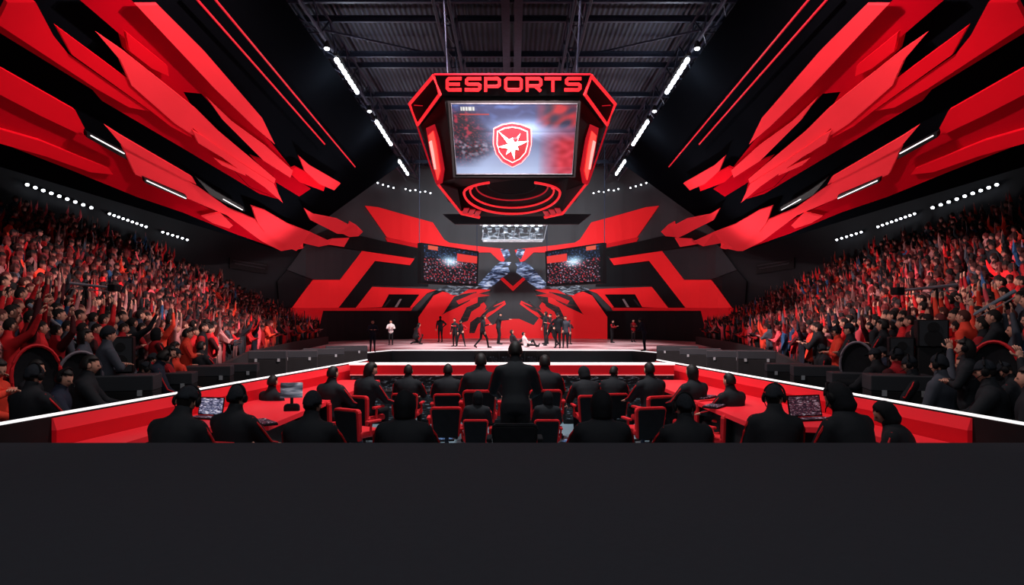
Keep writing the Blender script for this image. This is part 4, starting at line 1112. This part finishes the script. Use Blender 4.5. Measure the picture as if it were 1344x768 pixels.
# ------------------------------------------------------------------ people on the stage
STG = [(489,462,420,'stand_fold','navy',.3,'hair','person in navy standing at the far left stage edge'),
 (513,453,424,'stand_fold','white',.1,'hair','person in white top with folded arms, left of stage'),
 (545,452,424,'crouch','blackred',-.8,'hair','crouching person at the left of the stage'),
 (578,449,415,'stand_hip','black',.4,'hair','dark-clothed person standing alone in front of the left red wing'),
 (597,455,418,'stand_down','black',2.6,'hair','dark-clothed person, left one of the standing pair left of centre'),
 (605,455,420,'wide_point','blackred',2.9,'cap','person with red sleeves, right one of the pair left of centre'),
 (633,457,414,'walk','black',-1.2,'hair','dark-clothed person striding across the stage left of centre'),
 (654,452,410,'wide_point','black',-1.4,'cap','person pointing right in front of the emblem centre'),
 (675,456,433,'floor','black',-1.1,'hair','person in black sitting on the stage floor at centre'),
 (690,456,436,'floor','white',-1.2,'hair','person in white sitting on stage floor right of centre'),
 (717,452,409,'stand_down','black',.8,'hair','leftmost of the dark group standing right of centre'),
 (724,454,412,'walk','blackred',2.2,'hair','second from left in the dark group right of centre'),
 (732,457,411,'stand_hip','black',2.8,'cap','third from left in the dark group right of centre'),
 (742,457,415,'stand_down','grey',3.0,'hair','rightmost and nearest of the dark group right of centre'),
 (747,452,421,'stand_fold','crimson',2.4,'hair','person in crimson half hidden behind the dark group'),
 (803,450,421,'stand_clap','blackred',1.0,'hair','person with red sleeves standing at right before black recess'),
 (831,449,419,'stand_fold','crimson',.4,'hair','person in crimson at the far right of the stage'),
 (846,461,418,'stand_work','navy',1.2,'hair','person in navy bending at the far right stage edge')]
for px, fy, ty, pose, pal, rz, hat, lab in STG:
    p = on_z(px, fy, ZS); zt = (fy-ty)/F*p.y; s_ = max(.8, min(1.12, zt/top_z(pose)))
    person(lab, pose, pal, p, rz+PI if pose in ('stand_fold', 'stand_clap') else rz, s_, hat)

# ------------------------------------------------------------------ equipment outside the barrier
def speaker(label, px, py, Y, w, h, rz):
    p = at(px, py, Y); z0 = p.z
    t = thing('loudspeaker', label, 'speaker', (p.x, p.y, .12), rz)
    bm = new(); box(bm, (0, 0, (z0-.12)/2), (w*.9, w*.9, z0-.12)); obj('plinth', bm, BLACK, t)
    bm = new(); box(bm, (0, 0, z0-.12+h/2), (w, w, h), bev=.015); obj('cabinet', bm, BLACKG, t)
    bm = new(); box(bm, (0, -w/2-.008, z0-.12+h/2), (w*.88, .012, h*.92)); obj('grille', bm, CHAR, t)
    for k, rr in ((.32, .3), (.72, .2)):
        bm = new(); tube(bm, [(0, -w/2-.012, z0-.12+h*k), (0, -w/2-.024, z0-.12+h*k)], w*rr, 14); obj('cone', bm, BLACK, t)
speaker('black loudspeaker standing beside the left barrier crowd', 160, 489, 10.5, .34, .55, .4)
speaker('black loudspeaker box near the right barrier, lower one', 1182, 482, 10.5, .34, .46, -.4)
speaker('black loudspeaker box behind right barrier, higher and nearer the camera', 1222, 455, 10.2, .40, .4, -.4)
def flight_case(label, px, py, Y, w, h, rz, m=BLACK):
    p = at(px, py, Y); h = max(h, .2)
    t = thing('flight_case', label, 'case', (p.x, p.y, .12), rz)
    hh = max(.25, p.z-.12+h)
    bm = new(); box(bm, (0, 0, hh*.4), (w, .5, hh*.8), bev=.01); obj('body', bm, m, t)
    bm = new(); box(bm, (0, 0, hh*.9), (w*1.01, .51, hh*.19), bev=.012); obj('lid', bm, CHAR, t)
    for sx in (1, -1):
        bm = new(); box(bm, (sx*w*.3, -.26, hh*.78), (.06, .02, .08)); obj('latch', bm, SILVER, t)
for s, nm in SIDES:
    k = 0
    for px, py, Y, w, h in ((352,478,17.5,.9,.35),(392,474,19,1.0,.3),(425,470,21,1.2,.3),(455,467,24,1.4,.35),(310,492,15,.9,.25),(165,515,9.5,.8,.25),(226,508,11.5,.7,.25),(275,497,13,.8,.25)):
        k += 1; X = px if s == 1 else 2*CX-px
        flight_case(f'{words(k)} black equipment case outside the {nm} barrier, {"far" if Y > 16 else "near"} stretch', X, py, Y, w, h, s*.25)
def jib(label, a, b, Y, tip):
    pa, pb = at(*a, Y), at(*b, Y)
    base = Vector((pb.x*.6+pa.x*.4, Y, 1.0)); piv = pa.lerp(pb, .35)
    t = thing('camera_jib', label, 'camera crane', (piv.x, Y, 1.0)); L_ = -t.location
    bm = new(); tube(bm, [pa, pb], [.035, .022], 8); o = obj('arm', bm, STEELL, t); o.location = L_
    bm = new(); tube(bm, [pa+Vector((0, 0, -.1)), pb+Vector((0, 0, -.08))], .012, 6); o = obj('cable', bm, SILVER, t); o.location = L_
    for k in range(3):
        an = 2*PI*k/3; bm = new(); tube(bm, [(0, 0, piv.z-1.0), (math.cos(an)*.35, math.sin(an)*.35, -.2)], .022, 6); obj('leg', bm, BLACKG, t)
    bm = new(); box(bm, pb, (.16, .24, .14), bev=.02); o = obj('camera_head', bm, tip, t); o.location = L_
jib('pale camera crane arm dipping toward the left barrier', (38,400), (112,452), 11, BLACKG)
jib('pale camera crane arm above the left speaker', (92,372), (150,378), 14, BLACKG)
jib('pale camera crane with red head at right', (1332,382), (1238,436), 11, REDF)
jib('pale camera crane arm over the right stand', (1256,374), (1178,382), 13, BLACKG)
# large gaming chairs with red edging among the near crowd
def bucket_seat(label, px, py, Y, rz, rim):
    p = at(px, py, Y); t = thing('bucket_chair', label, 'chair', (p.x, p.y, .12), rz)
    zc = p.z-.12
    bm = new(); vs = ell(bm, (0, 0, zc), (.26, .10, .36), 18, 12)
    for v in vs:
        if v.co.y > 0: v.co.y *= -.4
    obj('backrest', bm, FABRIC, t, True)
    bm = new(); tube(bm, [(.27*math.cos(a), .0, zc+.37*math.sin(a)) for a in [2*PI*k/28 for k in range(28)]], .022, 6, True); obj('piping', bm, rim, t)
    bm = new(); box(bm, (0, .22, max(.2, zc-.30)), (.46, .42, .12), bev=.04); obj('seat', bm, FABRIC, t)
    bm = new(); tube(bm, [(0, .2, 0), (0, .2, max(.1, zc-.35))], .05, 8); obj('pedestal', bm, BLACKG, t)
bucket_seat('black bucket chair with red edge near the left end of left barrier', 48, 492, 8.6, -2.2, REDF)
bucket_seat('black bucket chair with grey edge beside the red-edged one, left', 106, 498, 9.2, -2.4, mat('grey piping', (120, 110, 120), .6))
bucket_seat('black bucket chair with red edge at right barrier near the camera', 1305, 488, 8.4, 2.2, REDF)
bucket_seat('black bucket chair with grey edge further along right barrier', 1125, 478, 11.5, 2.4, mat('grey piping', (120, 110, 120), .6))

# ------------------------------------------------------------------ crowd
CP = ['stand_cheer', 'stand_wave', 'stand_clap', 'stand_down', 'stand_hip', 'stand_fold']
for k in CP: body_geo((k, 1), PL[k], 1, 1.05)
LOWP = CP[:4]
for k in LOWP: body_geo((k, 0), PL[k], 0, 1.1)
WT = ['red']*4+['crimson']*4+['black']*5+['pink']*2+['orange']*2+['pale']*2+['navy']+['grey']*2+['blackred']*2+['blue']  # red-heavy mix puts the crowd's red lighting into the clothes
DESC = dict(red='red top', crimson='crimson top', black='black top', pink='pink top', orange='orange top', pale='rose top', navy='navy top', grey='grey top', blackred='red-sleeved black top', blue='blue top', white='white top')
PD = dict(stand_cheer='arms up', stand_wave='one arm up', stand_clap='clapping', stand_down='arms down', stand_hip='hand on hip', stand_fold='arms folded')
cand = []
rng = random.Random(11)
for s, nm in SIDES:
    for r in range(NR+1):
        p0 = [seat_pt(k/60, r) for k in range(61)]
        length = sum((p0[k+1]-p0[k]).length for k in range(60)); n = int(length/.56)
        cnt = 0
        for i in range(n):
            if rng.random() < .05: continue
            t_ = (i+.5+rng.uniform(-.25, .25))/n
            # arc-length is close enough to even in t here
            p = seat_pt(t_, r+rng.uniform(-.15, .15)); p.x *= s; p.z = seat_pt(t_, r-.5 if r else 0).z+.02
            hx = CX+F*p.x/p.y; 
            if not (-25 < hx < 1369) or p.y < 4: continue
            if r in (1, 3) and p.length < 17: continue
            if r < 4 and p.length < 17 and i % 2: continue
            cnt += 1
            cand.append((p.length, s, nm, r, cnt, p))
cand.sort(key=lambda c: c[0])
NI = 250
for s, nm in SIDES:
    for r in (0, 2):
        pts = [seat_pt(k/30, r) for k in range(2, 17)]
        bm = new(); pr = [(-.2, .36), (.2, .36), (.2, .43), (-.2, .43)]; prev = None
        for k, p in enumerate(pts):
            q = pts[min(k+1, len(pts)-1)]-pts[max(k-1, 0)]; nn = Vector((q.y, -q.x, 0)).normalized(); z0 = seat_pt(k/30, r-.5 if r else 0).z
            ring = [bm.verts.new((s*(p.x+nn.x*a), p.y+nn.y*a, z0+b)) for a, b in pr]
            if prev:
                for i in range(4): bm.faces.new((prev[i], prev[(i+1) % 4], ring[(i+1) % 4], ring[i]))
            else: bm.faces.new(ring)
            prev = ring
        bm.faces.new(prev[::-1]); bmesh.ops.recalc_face_normals(bm, faces=bm.faces[:])
        t = thing('spectator_bench', f'black bench of the {words(r+1)} row from the {nm} barrier', 'bench', (0, 0, 0)); obj('seat', bm, BLACK, t)
        for k in range(0, 15, 3):
            p = pts[k]; z0 = seat_pt((k+2)/30, r-.5 if r else 0).z
            bm = new(); tube(bm, [(s*p.x, p.y, z0-.12), (s*p.x, p.y, z0+.37)], .03, 6); obj('leg', bm, BLACKG, t)
V_all, F_all, C_all = [], [], []; vo = 0
BIG = {}
for idx, (d, s, nm, r, cnt, p) in enumerate(cand):
    face_to = Vector((0, p.y+6-(0 if p.y < 25 else 4), 0)); dr = face_to-p; rz = math.atan2(-dr.x, dr.y)+rng.uniform(-.5, .5)
    pal = rng.choice(WT); sc = rng.uniform(.92, 1.06)
    pose = rng.choices(CP, [2, 2, 3, 4, 1, 2])[0]
    if idx < NI:
        lab = f'person in {DESC[pal]}, {PD[pose]}, {nm} stand {words(r+1)} row, {words(cnt)} along'
        if r <= 3 and d < 17:
            pal = rng.choice(['black', 'black', 'blackred', 'grey', 'black', 'crimson', 'orange', 'navy'])
            pose = rng.choice(['sit_lap', 'sit_lean', 'sit_clap', 'sit_desk', 'sit_wave', 'sit_desk_turn', 'stand_fold'])
            hat = rng.choice(['cap', 'hair', 'beanie', 'long_hair', 'hood', 'cap'])
            PDX = {'sit_lap': 'hands in lap', 'sit_lean': 'bent forward', 'sit_clap': 'clapping', 'sit_desk': 'arms out', 'sit_wave': 'one arm up', 'sit_desk_turn': 'turned aside', 'stand_fold': 'arms folded'}
            lab = f'{hat.replace("_", " ")} wearer in {DESC[pal]}, {PDX[pose]}, {nm} stand {words(r+1)} row, {words(cnt)} along'
            person(lab, pose, pal, p, rz, sc, hat, rng.random() < .3, rng.random() < .7, f'spectators on the {nm} stand')
            continue
        key = (pose, 2 if d < 14 else 1)
        o = bpy.data.objects.new('person', pmesh(key, pal, PALS[pal])); C.objects.link(o)
        o.location = p; o.rotation_euler = (0, 0, rz); o.scale = (sc,)*3
        tag(o, lab, 'person', f'spectators on the {nm} stand')
    else:
        pose = LOWP[CP.index(pose)] if CP.index(pose) < 4 else 'stand_clap'
        V, Fc, Z = BASE[(pose, 0)]
        c_, s_ = math.cos(rz), math.sin(rz)
        W = np.empty_like(V); W[:, 0] = (V[:, 0]*c_-V[:, 1]*s_)*sc+p.x; W[:, 1] = (V[:, 0]*s_+V[:, 1]*c_)*sc+p.y; W[:, 2] = V[:, 2]*sc+p.z
        pl = dict(PALS[pal]); j = rng.uniform(.6, 1.3); pl['top'] = tuple(min(255, v*j) for v in pl['top'])
        pl['skin'] = rng.choice([(190,112,102), (160,84,78), (130,66,60), (215,140,130)]); pl['hair'] = rng.choice([(22,18,18), (50,22,22), (30,24,26), (90,30,32)])  # pinkish skin and reddish hair carry the red light as colour
        V_all.append(W); C_all.append(zone_cols(Z, pl)); F_all.append((Fc, vo)); vo += len(V)
me = bpy.data.meshes.new('crowd')
Vc = np.concatenate(V_all); faces = []
for Fc, o_ in F_all: faces += [[i+o_ for i in f] for f in Fc]
me.from_pydata(Vc.tolist(), [], faces)
a = me.color_attributes.new('Col', 'FLOAT_COLOR', 'POINT'); a.data.foreach_set('color', np.concatenate(C_all).ravel())
me.materials.append(PEOPLE)
o = bpy.data.objects.new('crowd', me); C.objects.link(o); o['kind'] = 'stuff'
tag(o, 'dense cheering crowd in red and black filling the further rows of both stands', 'crowd')
print('crowd total', len(cand), 'faces', len(faces))

# ------------------------------------------------------------------ light
w = bpy.data.worlds.new('world'); bpy.context.scene.world = w; w.use_nodes = True
w.node_tree.nodes['Background'].inputs[0].default_value = (.66, .78, 1.0, 1); w.node_tree.nodes['Background'].inputs[1].default_value = .075
def spot(loc, target, e, angle, col=(1, 1, 1), r=.3, blend=.6):
    d = bpy.data.lights.new('spotlight', 'SPOT'); d.energy = e; d.spot_size = math.radians(angle); d.spot_blend = blend; d.shadow_soft_size = r; d.color = col  # unseen lamps, added to brighten chosen areas
    o = bpy.data.objects.new('spotlight', d); C.objects.link(o); o.location = loc
    o.rotation_euler = (Vector(target)-Vector(loc)).to_track_quat('-Z', 'Y').to_euler(); return o
def area(loc, target, e, sx, sy, col=(1, 1, 1)):
    d = bpy.data.lights.new('added_fill', 'AREA'); d.shape = 'RECTANGLE'; d.size = sx; d.size_y = sy; d.energy = e; d.color = col
    o = bpy.data.objects.new('added_fill', d); C.objects.link(o); o.location = loc
    o.rotation_euler = (Vector(target)-Vector(loc)).to_track_quat('-Z', 'Y').to_euler(); return o
# unseen fill light added high behind the camera
area((0, -3, 12.5), (0, 20, 3), 420, 14, 3, (1, .97, .96))
# unseen spots added to brighten canopies, back wall, stage and crowd
for q in (1, -1):
    spot((q*6.5, 34, 1.0), (q*10, 31, 7.5), 2600, 95, (1, .95, .94), .4, .8)
    spot((q*2, 25.8, 9.9), (q*1.5, 52, 6.5), 11500, 44, (.96, .97, 1), .3, .8)
    spot((q*4, 30, 12.6), (q*2.4, 38, .5), 11000, 60, (1, .92, .92))
    spot((q*3.5, 15, 12.8), (-q*15, 27, 3.8), 21000, 82, (1, .72, .70))
    spot((q*3.5, 12, 12.8), (-q*9, 14, 1), 3400, 80, (1, .82, .80))
spot((0, 10.5, 12.8), (0, 11.8, 0), 4200, 46, (.94, .98, 1))  # unseen spot added to brighten the pit floor
spot((0, 3, 12.8), (0, 3, 0), 900, 80, (1, 1, 1))  # unseen spot added over the deck
